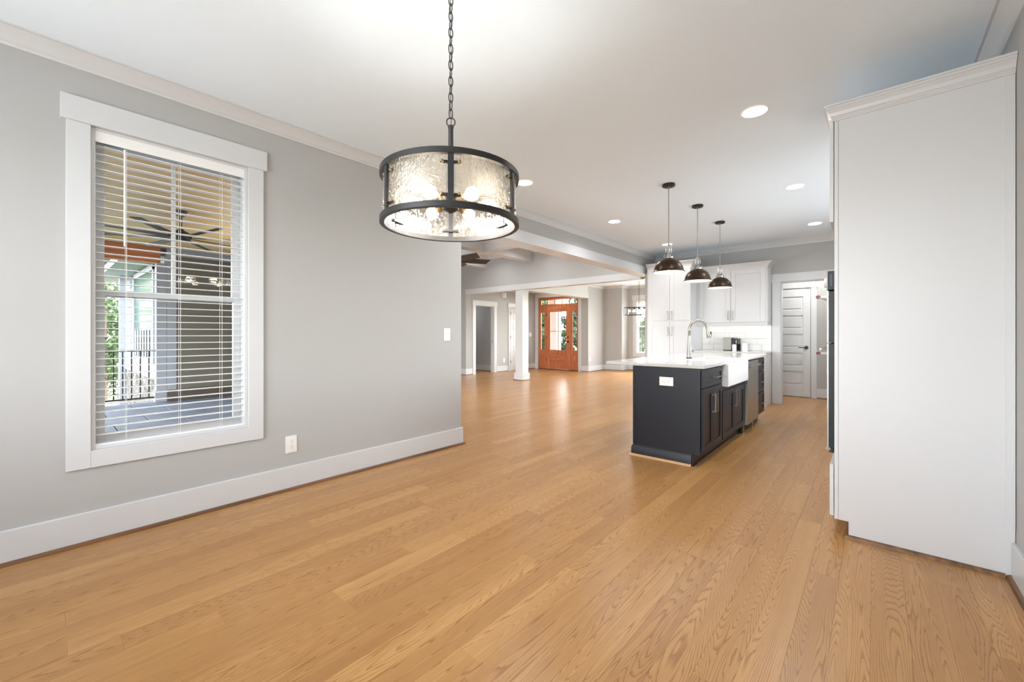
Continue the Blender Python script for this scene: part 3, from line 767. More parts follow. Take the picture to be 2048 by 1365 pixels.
for k in range(4):
    a = R(20) + k * math.pi / 2
    MB().tube([(P0[0] + 0.043 * math.cos(a), P0[1] + 0.043 * math.sin(a), z) for z in (2.012, 2.034)], 0.005, 8).build('thumb_screw', 'chrome', pd, smooth=True)
for k in range(2):
    a = R(35) + k * math.pi / 2; pts = []
    for i in range(17):
        b = math.pi * i / 16; r = 0.028
        pts.append((r * math.cos(b), 2.112 + 0.034 * math.sin(b)))
    pts = [(0.028, 2.02)] + pts + [(-0.028, 2.02)]
    MB().tube([(P0[0] + u * math.cos(a), P0[1] + u * math.sin(a), z) for u, z in pts], 0.0035, 8).build('cage_hoop', 'chrome', pd, smooth='all')
MB().lathe([(0.0, 2.05), (0.008, 2.05), (0.008, 2.146), (0.012, 2.147), (0.012, 2.154), (0.0, 2.155)], P0, 12).build('finial', 'chrome', pd, smooth=True)
MB().sphere((P0[0], P0[1], 1.905), 0.032, 16).build('bulb', 'pendant_bulb', pd, smooth='all')
for i, (y, lab) in enumerate(((4.404, 'bronze dome pendant nearest the camera, largest and leftmost of three over the island'), (5.361, 'middle bronze dome pendant of the three over the island'), (6.349, 'farthest and smallest bronze dome pendant over the island'))):
    o = pd if i == 0 else copy_tree(pd)
    o.location = (-1.64, y, HC); o['label'] = lab
    disc_light((-1.64, y, 1.87), 1.6, 0.2, (1.0, 0.96, 0.92), 160)

# ------------------------------------------------------------------ cabinet helpers
def shaker(name, mat, parent, axis, p, s, u0, u1, z0, z1, fw=0.057, th=0.019, rec=0.008):
    """shaker door/drawer front; p = back plane, s = outward direction"""
    m = MB()
    def q(d0, d1, ua, ub, za, zb):
        if axis == 'x': m.box(p + s * d0, p + s * d1, ua, ub, za, zb)
        else: m.box(ua, ub, p + s * d0, p + s * d1, za, zb)
    q(0, th, u0, u0 + fw, z0, z1); q(0, th, u1 - fw, u1, z0, z1); q(0, th, u0 + fw, u1 - fw, z0, z0 + fw); q(0, th, u0 + fw, u1 - fw, z1 - fw, z1)
    q(0.001, th - rec, u0 + fw, u1 - fw, z0 + fw, z1 - fw)
    return m.build(name, mat, parent, 0.0012)
def pull(parent, axis, p, s, u, z, vertical=True, L=0.16, mat='brushed_nickel', out=0.034, r=0.0055):
    m = MB()
    def P(d, uu, zz): return (p + s * d, uu, zz) if axis == 'x' else (uu, p + s * d, zz)
    a, b = (-L / 2, L / 2)
    E = (lambda k: P(out, u, z + k)) if vertical else (lambda k: P(out, u + k, z))
    F = (lambda k: P(0, u, z + k)) if vertical else (lambda k: P(0, u + k, z))
    def bar(q0, q1):
        lo = [min(q0[i], q1[i]) - r for i in range(3)]; hi = [max(q0[i], q1[i]) + r for i in range(3)]
        m.box(lo[0], hi[0], lo[1], hi[1], lo[2], hi[2])
    bar(E(a), E(b))
    for k in (a, b):
        f, e = Vector(F(k)), Vector(E(k)); d = (e - f).normalized()
        bar(tuple(f + d * r), tuple(e - d * r * 2))
    return m.build('handle', mat, parent, 0.0012)

# ------------------------------------------------------------------ island
XI = -1.155; xi0 = -1.800; yi0, yi1 = 3.915, 6.70
isl = thing('kitchen_island', ((XI + xi0) / 2, (yi0 + yi1) / 2, 0), 'navy kitchen island cabinets with shaker doors under a white counter', 'island')
for b_ in ((xi0, XI - 0.022, yi0, 4.56, 0.112, 0.888), (xi0, -1.585, 4.56, 5.53, 0.112, 0.888), (-1.585, XI - 0.022, 4.56, 5.53, 0.112, 0.655), (xi0, -1.745, 5.53, 6.16, 0.112, 0.888), (xi0, XI - 0.022, 6.16, yi1, 0.112, 0.888)):
    bx('cabinet_box', 'navy_paint', isl, *b_, bevel=0.001)
bx('plinth', 'navy_paint', isl, xi0, -1.235, yi0 + 0.02, yi1 - 0.04, 0.0, 0.112)
bx('end_panel', 'navy_paint', isl, xi0 - 0.006, XI - 0.018, yi0 - 0.006, yi0 + 0.0, 0.112, 0.888)
m = MB(); m.box(xi0 - 0.010, xi0 + 0.012, yi0 - 0.010, yi0 + 0.01, 0.112, 0.888); m.build('corner_trim', 'navy_paint', isl, 0.001)
# stepped base moulding round the near end
BM = [(0, 0), (0.022, 0), (0.022, 0.078), (0.018, 0.084), (0.018, 0.092), (0.010, 0.104), (0.004, 0.113), (0, 0.113)]
m = MB(); m.sweep(BM, [(-1.245, yi0), (xi0, yi0), (xi0, yi1 - 0.04)])
m.build('base_moulding', 'navy_paint', isl, smooth=True)
m = MB(); m.sweep([(0.022, 0), (0.040, 0), (0.038, 0.010), (0.032, 0.017), (0.022, 0.019)], [(-1.245, yi0), (xi0, yi0), (xi0, yi1 - 0.04)])
m.build('shoe_moulding', 'shoe_light', isl, smooth=True)
bx('toe_kick', 'navy_paint', isl, -1.240, -1.232, yi0 - 0.020, yi1 - 0.04, 0.0, 0.112)
bx('toe_shoe', 'shoe_wood', isl, -1.232, -1.216, 4.0, 5.2, 0.0, 0.018, bevel=0.004)
ps = XI - 0.021
dr = shaker('drawer', 'navy_paint', isl, 'x', ps, 1, 3.932, 4.552, 0.708, 0.874, 0.040); pull(dr, 'x', XI - 0.002, 1, 4.30, 0.79, False, 0.13)
d1 = shaker('door', 'navy_paint', isl, 'x', ps, 1, 3.932, 4.240, 0.125, 0.698); pull(d1, 'x', XI - 0.002, 1, 4.205, 0.545)
d2 = shaker('door', 'navy_paint', isl, 'x', ps, 1, 4.244, 4.552, 0.125, 0.698); pull(d2, 'x', XI - 0.002, 1, 4.280, 0.545)
d3 = shaker('door', 'navy_paint', isl, 'x', ps, 1, 4.580, 5.040, 0.125, 0.615); pull(d3, 'x', XI - 0.002, 1, 5.00, 0.50)
d4 = shaker('door', 'navy_paint', isl, 'x', ps, 1, 5.044, 5.505, 0.125, 0.615); pull(d4, 'x', XI - 0.002, 1, 5.085, 0.50)
bx('filler_rail', 'navy_paint', isl, ps - 0.001, ps + 0.004, 4.57, 5.52, 0.60, 0.70)
for z0, z1 in ((0.70, 0.874), (0.42, 0.69), (0.125, 0.41)):
    dr = shaker('drawer', 'navy_paint', isl, 'x', ps, 1, 6.185, 6.690, z0, z1, 0.045); pull(dr, 'x', XI - 0.002, 1, 6.44, (z0 + z1) / 2, False, 0.13)

# countertop with sink cut-out
ct = MB(); x0, x1, y0, y1 = -2.098, -1.132, 3.889, 6.735; sy0, sy1, sx = 4.60, 5.415, -1.56
xs_ = [x0, sx, x1]; 
for a, b, c, d in ((x0, x1, y0, sy0), (x0, sx, sy0, sy1), (x0, x1, sy1, y1)): pass
poly = [(x0, y0), (x1, y0), (x1, sy0), (sx, sy0), (sx, sy1), (x1, sy1), (x1, y1), (x0, y1)]
a_ = ct.ring([(u, v, 0.889) for u, v in poly]); b_ = ct.ring([(u, v, 0.919) for u, v in poly])
ct.bridge(a_, b_); ct.bm.faces.new(list(reversed(a_))); ct.bm.faces.new(b_)
o = ct.build('island_countertop', 'quartz', None, 0.003); tag(o, 'white quartz countertop overhanging the navy island', 'countertop')

# farmhouse sink
sk = thing('farmhouse_sink', (-1.3, 5.03, 0.62), 'white apron front farmhouse sink set into the island', 'sink')
m = MB(); a, b, c, d, z0, z1 = -1.575, -1.100, 4.575, 5.44, 0.665, 0.8885
o_ = [(a, c), (b, c), (b, d), (a, d)]; i_ = [(a + 0.02, c + 0.022), (b - 0.036, c + 0.022), (b - 0.036, d - 0.022), (a + 0.02, d - 0.022)]
rb = m.ring([(u, v, z0) for u, v in o_]); rt = m.ring([(u, v, 0.905 if u == b else z1) for u, v in o_])
it = m.ring([(u, v, 0.905 if u > -1.2 else z1) for u, v in i_]); ib = m.ring([(u, v, z0 + 0.025) for u, v in i_])
m.bridge(rb, rt); m.bridge(rt, it); m.bridge(it, ib); m.bm.faces.new(ib); m.bm.faces.new(list(reversed(rb)))
m.build('basin', 'porcelain', sk, 0.008, seg=3)
MB().lathe([(0.0, 0.682), (0.045, 0.682), (0.045, 0.680)], (-1.33, 5.04, 0), 24).build('drain', 'brushed_nickel', sk, smooth=True)

# faucet
fx, fy = -1.62, 4.995
fc = thing('kitchen_faucet', (fx, fy, 0.919), 'tall brushed nickel pull-down faucet on the island counter', 'faucet')
MB().lathe([(0.030, 0.919), (0.030, 0.930)], (fx, fy, 0), 24).build('base_ring', 'black_metal', fc, smooth=True)
MB().lathe([(0.029, 0.930), (0.028, 0.95), (0.022, 1.05), (0.0165, 1.13), (0.0150, 1.18)], (fx, fy, 0), 24).build('body', 'brushed_nickel', fc, smooth=True)
ang = R(32)          # spout swings towards the sink and kitchen
du, dv = math.cos(ang), math.sin(ang) * 0.6
pts = [(0, 1.175), (0, 1.25)]
for i in range(1, 15):
    a = math.pi * i / 14 * 0.93; pts.append((0.105 - 0.105 * math.cos(a), 1.25 + 0.105 * math.sin(a)))
MB().tube([(fx + u * du, fy + u * dv, z) for u, z in pts], 0.0135, 16).build('spout', 'brushed_nickel', fc, smooth='all')
u0, z0 = pts[-1]
hd = MB().tube([(fx + (u0 + k * 0.22) * du, fy + (u0 + k * 0.22) * dv, z0 - k) for k in (-0.005, 0.0, 0.03, 0.085, 0.11, 0.115)], [0.014, 0.0155, 0.0165, 0.025, 0.026, 0.022], 18).build('spray_head', 'brushed_nickel', fc, smooth='all')
bx('spray_button', 'black_plastic', hd, fx + (u0 + 0.035) * du - 0.0, fx + (u0 + 0.035) * du + 0.016, fy + (u0 + 0.03) * dv - 0.011, fy + (u0 + 0.03) * dv + 0.011, z0 - 0.10, z0 - 0.045, bevel=0.004)
MB().tube([(fx + 0.015, fy + 0.008, 1.0), (fx + 0.045, fy + 0.02, 1.005), (fx + 0.05, fy + 0.022, 1.008), (fx + 0.125, fy + 0.05, 1.032)], [0.013, 0.013, 0.006, 0.0045], 12).build('lever', 'brushed_nickel', fc, smooth=True)

# dishwasher
dw = thing('dishwasher', (XI - 0.3, 5.84, 0.1), 'stainless steel dishwasher built into the island beside the sink', 'dishwasher')
bx('tub', 'black_metal', dw, -1.74, XI - 0.022, 5.54, 6.14, 0.112, 0.88)
bx('door', 'stainless', dw, XI - 0.020, XI + 0.026, 5.538, 6.150, 0.118, 0.872, bevel=0.003)
MB().box(XI + 0.048, XI + 0.066, 5.60, 6.09, 0.800, 0.825).box(XI + 0.026, XI + 0.05, 5.60, 5.622, 0.802, 0.823).box(XI + 0.026, XI + 0.05, 6.068, 6.09, 0.802, 0.823).build('handle', 'stainless', dw, 0.003)
bx('toe_panel', 'black_metal', dw, XI - 0.075, XI - 0.045, 5.56, 6.13, 0.012, 0.108)
for yy in (5.60, 6.08): MB().lathe([(0.016, 0), (0.016, 0.012), (0.006, 0.014), (0.006, 0.116)], (XI - 0.03, yy, 0), 12).build('leveling_foot', 'chrome', dw, smooth=True)

# ------------------------------------------------------------------ pantry cabinet and uppers on the far wall
def cab_crown(mb, path, z, sc=0.9):
    return mb.sweep([(o * sc, z + d * sc) for o, d in CR], path)
px0, px1, pyf = -3.30, -2.475, 7.75
pc = thing('pantry_cabinet', ((px0 + px1) / 2, 8.05, 0), 'tall white shaker pantry cabinet with four doors against the far wall', 'cabinet')
m = MB(); m.box(px0, px1, pyf + 0.002, YB - 0.001, 0.10, 2.455); m.box(px0, px1, pyf + 0.07, YB - 0.001, 0.0, 0.10); m.build('carcass', 'white_cabinet', pc, 0.001)
for x0, x1, hs in ((px0 + 0.03, -2.862, 1), (-2.858, px1 - 0.012, -1)):
    for z0, z1, hz in ((1.452, 2.415, 1.545), (0.12, 1.425, 1.25)):
        d = shaker('door', 'white_cabinet', pc, 'y', pyf, -1, x0, x1, z0, z1, 0.07)
        pull(d, 'y', pyf - 0.019, -1, (x1 - 0.036 if hs == 1 else x0 + 0.036), hz, True, 0.15)
cab_crown(MB(), [(px1, YB - 0.09), (px1, pyf), (px0, pyf)][::1], 2.53).build('crown', 'white_cabinet', pc, smooth=True)

ux0, ux1, uyf = px1 + 0.001, -1.345, 8.05
uc = thing('upper_cabinet', ((ux0 + ux1) / 2, 8.2, 1.36), 'white shaker wall cabinet above the tile backsplash', 'cabinet')
MB().box(ux0, ux1, uyf, YB - 0.001, 1.395, 2.345).build('carcass', 'white_cabinet', uc, 0.001)
for x0, x1, hs in ((-2.425, -1.903, 1), (-1.899, -1.372, -1)):
    d = shaker('door', 'white_cabinet', uc, 'y', uyf, -1, x0, x1, 1.408, 2.315, 0.075)
    pull(d, 'y', uyf - 0.019, -1, (x1 - 0.034 if hs == 1 else x0 + 0.034), 1.53, True, 0.15)
MB().box(ux0, ux1, uyf + 0.002, uyf + 0.02, 1.352, 1.395).box(ux1 - 0.018, ux1, uyf + 0.02, YB - 0.001, 1.352, 1.395).build('light_rail', 'white_cabinet', uc, 0.002)
cab_crown(MB(), [(ux1, YB - 0.001), (ux1, uyf), (ux0, uyf)], 2.42).build('crown', 'white_cabinet', uc, smooth=True)
MB().box(ux1, ux1 + 0.006, uyf + 0.03, uyf + 0.09, 1.42, 2.31).box(ux1, ux1 + 0.006, YB - 0.1, YB - 0.03, 1.42, 2.31).build('side_stile', 'white_cabinet', uc, 0.001)
sl = thing('under_cabinet_light', (-1.9, 8.30, 1.39), 'bright light strip under the white wall cabinet', 'light')
bx('housing', 'white_plastic', sl, ux0 + 0.03, ux1 - 0.04, 8.27, 8.30, 1.381, 1.394); bx('diffuser', 'strip_led', sl, ux0 + 0.03, ux1 - 0.04, 8.273, 8.297, 1.377, 1.381)

bc = thing('base_cabinet', (-1.9, 8.07, 0), 'white base cabinet behind the island against the far wall', 'cabinet')
m = MB(); m.box(ux0, -1.335, 7.77, YB - 0.001, 0.10, 0.874); m.box(ux0, -1.335, 7.84, YB - 0.001, 0, 0.10); m.build('carcass', 'white_cabinet', bc, 0.001)
for x0, x1 in ((-2.46, -1.903), (-1.899, -1.345)):
    dr = shaker('drawer', 'white_cabinet', bc, 'y', 7.77, -1, x0, x1, 0.70, 0.865, 0.045); pull(dr, 'y', 7.751, -1, (x0 + x1) / 2, 0.78, False)
    d = shaker('door', 'white_cabinet', bc, 'y', 7.77, -1, x0, x1, 0.115, 0.69); pull(d, 'y', 7.751, -1, x0 + 0.04, 0.58)
bct = bx('back_countertop', 'quartz', None, ux0, -1.320, 7.72, YB - 0.001, 0.875, 0.905, bevel=0.003); tag(bct, 'white quartz countertop along the far kitchen wall', 'countertop')
# tile backsplash: every tile a piece
bs = thing('tile_backsplash', (-1.9, YB, 0.905), 'white subway tile backsplash between counter and wall cabinet', 'backsplash')
simple('tile_white', (240, 239, 235), 0.12, var=0.015, vscale=5)
simple('grout', (192, 190, 186), 0.8, var=0.03)
bx('grout_bed', 'grout', bs, ux0 + 0.001, -1.337, YB - 0.007, YB - 0.0005, 0.906, 1.352)
tw, th_ = 0.262, 0.106
row = 0; z = 0.907
while z < 1.35:
    z1 = min(z + th_ - 0.003, 1.394 if False else 1.351)
    x = ux0 + 0.002 - (tw / 2 if row % 2 else tw * 0.22)
    while x < -1.338:
        a, b = max(x, ux0 + 0.002), min(x + tw - 0.003, -1.338)
        if b - a > 0.01: bx('tile', 'tile_white', bs, a, b, YB - 0.012, YB - 0.006, z, z1, bevel=0.001)
        x += tw
    z += th_; row += 1
# coffee maker, canisters, small black plug
cm = thing('coffee_maker', (-1.93, 8.17, 0.905), 'steel and black coffee maker on the far counter', 'coffee maker')
simple('satin_steel', (150, 147, 142), 0.38, metal=0.6, var=0.02)
bx('housing', 'satin_steel', cm, -2.035, -1.90, 8.07, 8.30, 0.915, 1.13, bevel=0.006)
bx('lid', 'brushed_nickel', cm, -2.03, -1.84, 8.09, 8.29, 1.1305, 1.140, bevel=0.002)
bx('brew_head', 'black_plastic', cm, -1.899, -1.80, 8.09, 8.28, 1.02, 1.118, bevel=0.005)
bx('chrome_button', 'chrome', cm, -1.835, -1.815, 8.084, 8.09, 1.035, 1.10, bevel=0.002)
bx('drip_tray', 'black_plastic', cm, -2.03, -1.795, 8.07, 8.29, 0.906, 0.915, bevel=0.001)
bx('back_column', 'black_plastic', cm, -1.899, -1.797, 8.24, 8.29, 0.915, 1.02)
def canister(x, y, r, h, label):
    t = thing('canister', (x, y, 0.905), label, 'canister')
    MB().lathe([(0.0, 0.9055), (r, 0.9055), (r, 0.905 + h * 0.86), (r * 0.97, 0.905 + h * 0.87)], (x, y, 0), 28).build('body', 'porcelain', t, smooth=True)
    MB().lathe([(r * 1.02, 0.905 + h * 0.87), (r * 1.02, 0.905 + h * 0.95), (r * 0.8, 0.905 + h * 0.985), (0.0, 0.905 + h)], (x, y, 0), 28).build('lid', 'porcelain', t, smooth=True)
canister(-1.84, 8.02, 0.034, 0.115, 'narrow white cup under the coffee maker head')
canister(-1.70, 8.12, 0.050, 0.135, 'wide white canister right of the coffee maker')
t = thing('plug_timer', (-2.085, YB - 0.012, 0.965), 'small black plug in the backsplash left of the coffee maker', 'plug')
MB().lathe([(0.0, -0.035), (0.017, -0.033), (0.019, -0.02), (0.019, 0.0)], (-2.085, YB - 0.014, 0.965), 20, axis='y').build('body', 'black_plastic', t, smooth=True)
bx('cover_plate', 'white_plastic', t, -2.125, -2.045, YB - 0.014, YB - 0.012, 0.92, 1.02)

# ------------------------------------------------------------------ tall oven cabinet and oven
tx = -0.159; ty0, ty1 = 3.140, 3.99
tc = thing('oven_cabinet', (0.18, 3.56, 0), 'tall white cabinet with a plain side panel at the right wall', 'cabinet')
m = MB(); m.prism([(-0.113, 0.0), (XR - 0.002, 0.0), (XR - 0.002, 2.50), (tx, 2.50), (tx, 0.095), (-0.113, 0.095)], ty0, ty0 + 0.018, axis='y'); m.build('side_panel', 'white_cabinet', tc, 0.001)
m = MB(); m.box(tx, XR - 0.002, ty0 + 0.018, ty1, 2.46, 2.50); m.box(tx, XR - 0.002, ty0 + 0.018, ty1, 0.095, 0.12); m.box(tx, XR - 0.002, ty1 - 0.018, ty1, 0.12, 2.46); m.box(XR - 0.02, XR - 0.003, ty0 + 0.018, ty1 - 0.018, 0.12, 2.46); m.box(-0.113, -0.10, ty0 + 0.018, ty1, 0, 0.095)
m.box(tx, XR - 0.02, ty0 + 0.018, ty1 - 0.018, 1.60, 1.62); m.box(tx, XR - 0.02, ty0 + 0.018, ty1 - 0.018, 0.44, 0.46)
m.build('carcass', 'white_cabinet', tc)
m = MB(); fx0 = tx - 0.020; m.box(fx0, tx - 0.001, ty0, ty0 + 0.045, 0.095, 2.50); m.box(fx0, tx - 0.001, ty1 - 0.045, ty1, 0.095, 2.50)
for za, zb in ((2.46, 2.50), (1.60, 1.90), (0.40, 0.47), (0.095, 0.11)): m.box(fx0, tx - 0.001, ty0 + 0.045, ty1 - 0.045, za, zb)
m.build('face_frame', 'white_cabinet', tc, 0.001)
MB().box(XR - 0.036, XR - 0.003, ty0 - 0.009, ty0 - 0.0005, 0.24, 2.47).build('scribe_strip', 'white_cabinet', tc, 0.001)
dp = shaker('door', 'white_cabinet', tc, 'x', fx0 - 0.004, -1, ty0 + 0.012, 3.56, 1.876, 2.492)
dp = shaker('door', 'white_cabinet', tc, 'x', fx0 - 0.004, -1, 3.565, ty1 - 0.012, 1.876, 2.492)
dp = shaker('drawer', 'white_cabinet', tc, 'x', fx0 - 0.004, -1, ty0 + 0.012, ty1 - 0.012, 0.108, 0.412)
TCR = [(0, -0.088), (0.007, -0.088), (0.007, -0.080), (0.011, -0.076), (0.011, -0.069), (0.018, -0.062), (0.024, -0.044), (0.036, -0.026), (0.041, -0.024), (0.041, -0.013), (0.048, -0.011), (0.048, 0.0), (0, 0)]
m = MB(); m.sweep([(o, 2.560 + d) for o, d in TCR], [(XR - 0.002, ty0), (tx - 0.02, ty0), (tx - 0.02, ty1), (XR - 0.002, ty1)])
m.box(tx - 0.018, XR - 0.004, ty0 + 0.002, ty1 - 0.002, 2.50, 2.556)
m.build('crown', 'white_cabinet', tc)
m = MB(); m.sweep([(0, 0), (0.018, 0), (0.016, 0.010), (0.010, 0.017), (0, 0.019)], [(XR - 0.035, ty0), (-0.113, ty0), (-0.113, ty1)]); m.build('shoe_moulding', 'shoe_wood', tc, smooth=True)

ov = thing('wall_oven', (-0.12, 3.56, 0.47), 'black and stainless double wall oven seen edge on in the tall cabinet', 'oven')
oy0, oy1 = ty0 + 0.048, ty1 - 0.048
bx('chassis', 'black_metal', ov, fx0 - 0.001, 0.40, oy0 + 0.02, oy1 - 0.02, 0.475, 1.585)
cpn = bx('control_panel', 'oven_side', ov, fx0 - 0.034, fx0 - 0.002, oy0, oy1, 1.470, 1.585, bevel=0.002)
m = MB(); m.box(fx0 - 0.026, fx0 - 0.012, oy0 - 0.0015, oy0 + 0.001, 1.492, 1.565); m.build('vent_slot', 'black_plastic', cpn, 0.0005)
bx('panel_glass', 'black_glass', cpn, fx0 - 0.040, fx0 - 0.034, oy0, oy1, 1.470, 1.585, bevel=0.001)
for z0, z1 in ((1.147, 1.462), (0.505, 1.140)):
    dd = bx('door', 'oven_side', ov, fx0 - 0.030, fx0 - 0.003, oy0, oy1, z0, z1, bevel=0.002)
    bx('door_skin', 'stainless', dd, fx0 - 0.038, fx0 - 0.030, oy0, oy1, z0, z1, bevel=0.001)
    bx('door_glass', 'black_glass', dd, fx0 - 0.041, fx0 - 0.038, oy0 + 0.05, oy1 - 0.05, z0 + 0.06, z1 - 0.09)
    if z0 > 1: continue
    m = MB(); zz = z1 - 0.035
    m.tube([(fx0 - 0.075, oy0 + 0.06, zz), (fx0 - 0.075, oy1 - 0.06, zz)], 0.005, 14)
    for yy in (oy0 + 0.09, oy1 - 0.09): m.tube([(fx0 - 0.038, yy, zz), (fx0 - 0.077, yy, zz)], 0.004, 10)
    m.build('handle', 'brushed_nickel', dd, smooth=True)
MB().lathe([(0.0, -0.060), (0.026, -0.058), (0.030, -0.052), (0.032, -0.040), (0.0, -0.040)], (fx0, oy0 + 0.09, 1.522), 20, axis='x').build('control_knob', 'white_plastic', cpn, smooth=True)
bx('hinge_cover', 'black_plastic', ov, fx0 - 0.028, fx0 - 0.004, oy0 + 0.001, oy0 + 0.03, 0.475, 0.503, bevel=0.004)
MB().lathe([(0, 0), (0.012, 0), (0.012, 0.03), (0, 0.03)], (fx0 - 0.033, oy0 + 0.001, 0.50), 16, axis='y').build('vent_cap', 'brushed_nickel', ov, smooth=True)

# ------------------------------------------------------------------ interior doors
def lever(parent, axis, p, s, u, z, d, mat='black_metal'):
    P = lambda o, uu, zz: (p + s * o, uu, zz) if axis == 'x' else (uu, p + s * o, zz)
    m = MB(); c = P(0, u, z)
    if axis == 'y': m.lathe([(0.0, 0.0), (0.033, 0.0), (0.033, s * 0.009), (0.0, s * 0.010)], c, 24, axis='y')
    else: m.lathe([(0.0, 0.0), (0.033, 0.0), (0.033, s * 0.009), (0.0, s * 0.010)], c, 24, axis='x')
    m.tube([P(0.008, u, z), P(0.05, u, z), P(0.055, u + d * 0.02, z), P(0.055, u + d * 0.12, z + 0.002)], [0.012, 0.011, 0.010, 0.006], 10)
    return m.build('door_handle', mat, parent, smooth=True)
def panel_door(name, axis, p, s, u0, u1, z0, z1, n=5, mat='white_trim', parent=None, th=0.035):
    t = struct(MB().box(*((p, p - s * th, u0, u1, z0, z1) if axis == 'x' else (u0, u1, p, p - s * th, z0, z1))).build(name, mat, parent, 0.001))
    st, rl = 0.115, 0.10
    ph = (z1 - z0 - rl * (n - 1) - 0.14 - 0.22) / n
    m = MB()
    def q(a, b, ua, ub, za, zb): m.box(*((p + s * a, p + s * b, ua, ub, za, zb) if axis == 'x' else (ua, ub, p + s * a, p + s * b, za, zb)))
    q(-0.001, 0.013, u0, u0 + st, z0, z1); q(-0.001, 0.013, u1 - st, u1, z0, z1)
    zz = z0 + 0.22; q(-0.001, 0.013, u0 + st, u1 - st, z0, z0 + 0.22)
    pans = []
    for k in range(n):
        pans.append((zz, zz + ph)); top = zz + ph + (rl if k < n - 1 else 0.14); q(-0.001, 0.013, u0 + st, u1 - st, zz + ph, top); zz = top
    m.build('door_frame', mat, t, 0.004)
    for a, b in pans:
        m = MB(); q(-0.004, 0.008, u0 + st + 0.03, u1 - st - 0.03, a + 0.03, b - 0.03); m.build('panel', mat, t, 0.008)
    return t
d = panel_door('door_2', 'y', 9.535, -1, -1.655, -0.897, 0.012, 2.05); lever(d, 'y', 9.517, -1, -0.958, 0.945, -1)
m = MB(); m.box(-0.888, -0.80, 9.53, 9.549, 0, 2.075); m.box(-1.75, -1.664, 9.53, 9.549, 0, 2.075); m.box(-1.76, -0.79, 9.525, 9.549, 2.075, 2.20); trim(m)
d = panel_door('door_3', 'x', XF + 0.012, 1, D2[0], D2[1], 0.012, 2.04, th=0.012); lever(d, 'x', XF + 0.030, 1, 10.90, 0.94, -1)
m = MB()
for z in (0.25, 1.05, 1.83): m.tube([(XF + 0.026, D2[0] + 0.002, z), (XF + 0.026, D2[0] + 0.002, z + 0.09)], 0.007, 8)
m.build('hinge', 'black_metal', d)
# a door standing open in the hall behind door opening 1
d = struct(bx('trim_hall_strike', 'black_metal', None, XF - 0.06, XF - 0.05, D1[1] - 0.021, D1[1] - 0.0185, 0.92, 1.0))

# closet shelf rods in the pantry room
for z, lab in ((1.857, 'white shelf rod with red end cap, upper one in the room behind the kitchen'), (0.856, 'white shelf rod with red end cap, lower one in the room behind the kitchen')):
    t = thing('shelf_rod', (-0.72, 9.18, z), lab, 'shelf')
    bx('rod', 'white_plastic', t, -0.735, -0.30, 9.165, 9.195, z - 0.018, z + 0.018, bevel=0.003)
    m = MB(); 
    for r0, r1, h0, mt in ((0.0, 0.044, -0.012, 'white_plastic'), (0.0, 0.037, -0.0125, 'red_cap')):
        e = Vector((0.12, -0.99, 0)).normalized()
        mm = MB().tube([Vector((-0.75, 9.17, z)) + e * (0.0 if r1 > 0.035 else 0.012), Vector((-0.75, 9.17, z)) + e * (0.012 if r1 > 0.035 else 0.015)], r1, 20)
        mm.build('end_disc' if mt == 'white_plastic' else 'red_face', mt, t)
    if z > 1: m.tube([(-0.74, 9.19, z - 0.02), (-0.45, 9.30, z - 0.13), (-0.35, 9.30, z - 0.13)], 0.004, 6); m.tube([(-0.70, 9.17, z - 0.02), (-0.42, 9.25, z - 0.16)], 0.004, 6)
    if z > 1: m.build('wire_brace', 'chrome', t, smooth=True)
    bx('bracket', 'white_plastic', t, -0.34, -0.30, 9.14, 9.56, z - 0.03, z - 0.019)

# ------------------------------------------------------------------ front door
yd = YD + 0.03
x0, x1 = DR[0], DR[1]
m = MB(); J = 0.04
sl0, sr0 = -8.462, -7.520     # slab edges
m.box(x0, x0 + J, yd, yd + 0.12, 0, 2.45); m.box(x1 - J, x1, yd, yd + 0.12, 0, 2.45)
m.box(x0 + J, x1 - J, yd, yd + 0.12, 2.41, 2.45); m.box(x0 + J, x1 - J, yd, yd + 0.12, 2.105, 2.165)
m.box(sl0 - 0.045, sl0 - 0.004, yd, yd + 0.12, 0, 2.105); m.box(sr0 + 0.004, sr0 + 0.045, yd, yd + 0.12, 0, 2.105)
m.box(x0 + J, sl0 - 0.045, yd, yd + 0.12, 0, 0.03); m.box(sr0 + 0.045, x1 - J, yd, yd + 0.12, 0, 0.03)
dr1 = struct(m.build('door_1', 'door_wood', None, 0.003))
bx('threshold', 'door_bronze', dr1, x0 + 0.0, x1, yd - 0.02, yd + 0.14, 0.0, 0.018)
def lite(name, ua, ub, za, zb, fr, zsplit, nsplit_v, mat='door_wood', panelz=None, parent=dr1):
    """wood frame with lites between za..zb, glazed above zsplit"""
    m = MB(); a, b = yd + 0.01, yd + 0.055
    gz0, gz1 = zsplit
    m.box(ua, ua + fr, a, b, za, zb); m.box(ub - fr, ub, a, b, za, zb); m.box(ua + fr, ub - fr, a, b, gz1, zb); m.box(ua + fr, ub - fr, a, b, za, gz0 if not panelz else panelz[0])
    if panelz: m.box(ua + fr, ub - fr, a, b, panelz[1], gz0); m.box(ua + fr, ub - fr, a + 0.014, b - 0.01, panelz[0], panelz[1])
    f = m.build(name, mat, parent, 0.003)
    if panelz:
        pw = MB(); w_ = 0.02; pw.box(ua + fr + w_, ub - fr - w_, a + 0.004, a + 0.015, panelz[0] + w_, panelz[1] - w_); pw.build('raised_panel', 'door_wood_cross', f, 0.006)
    return f
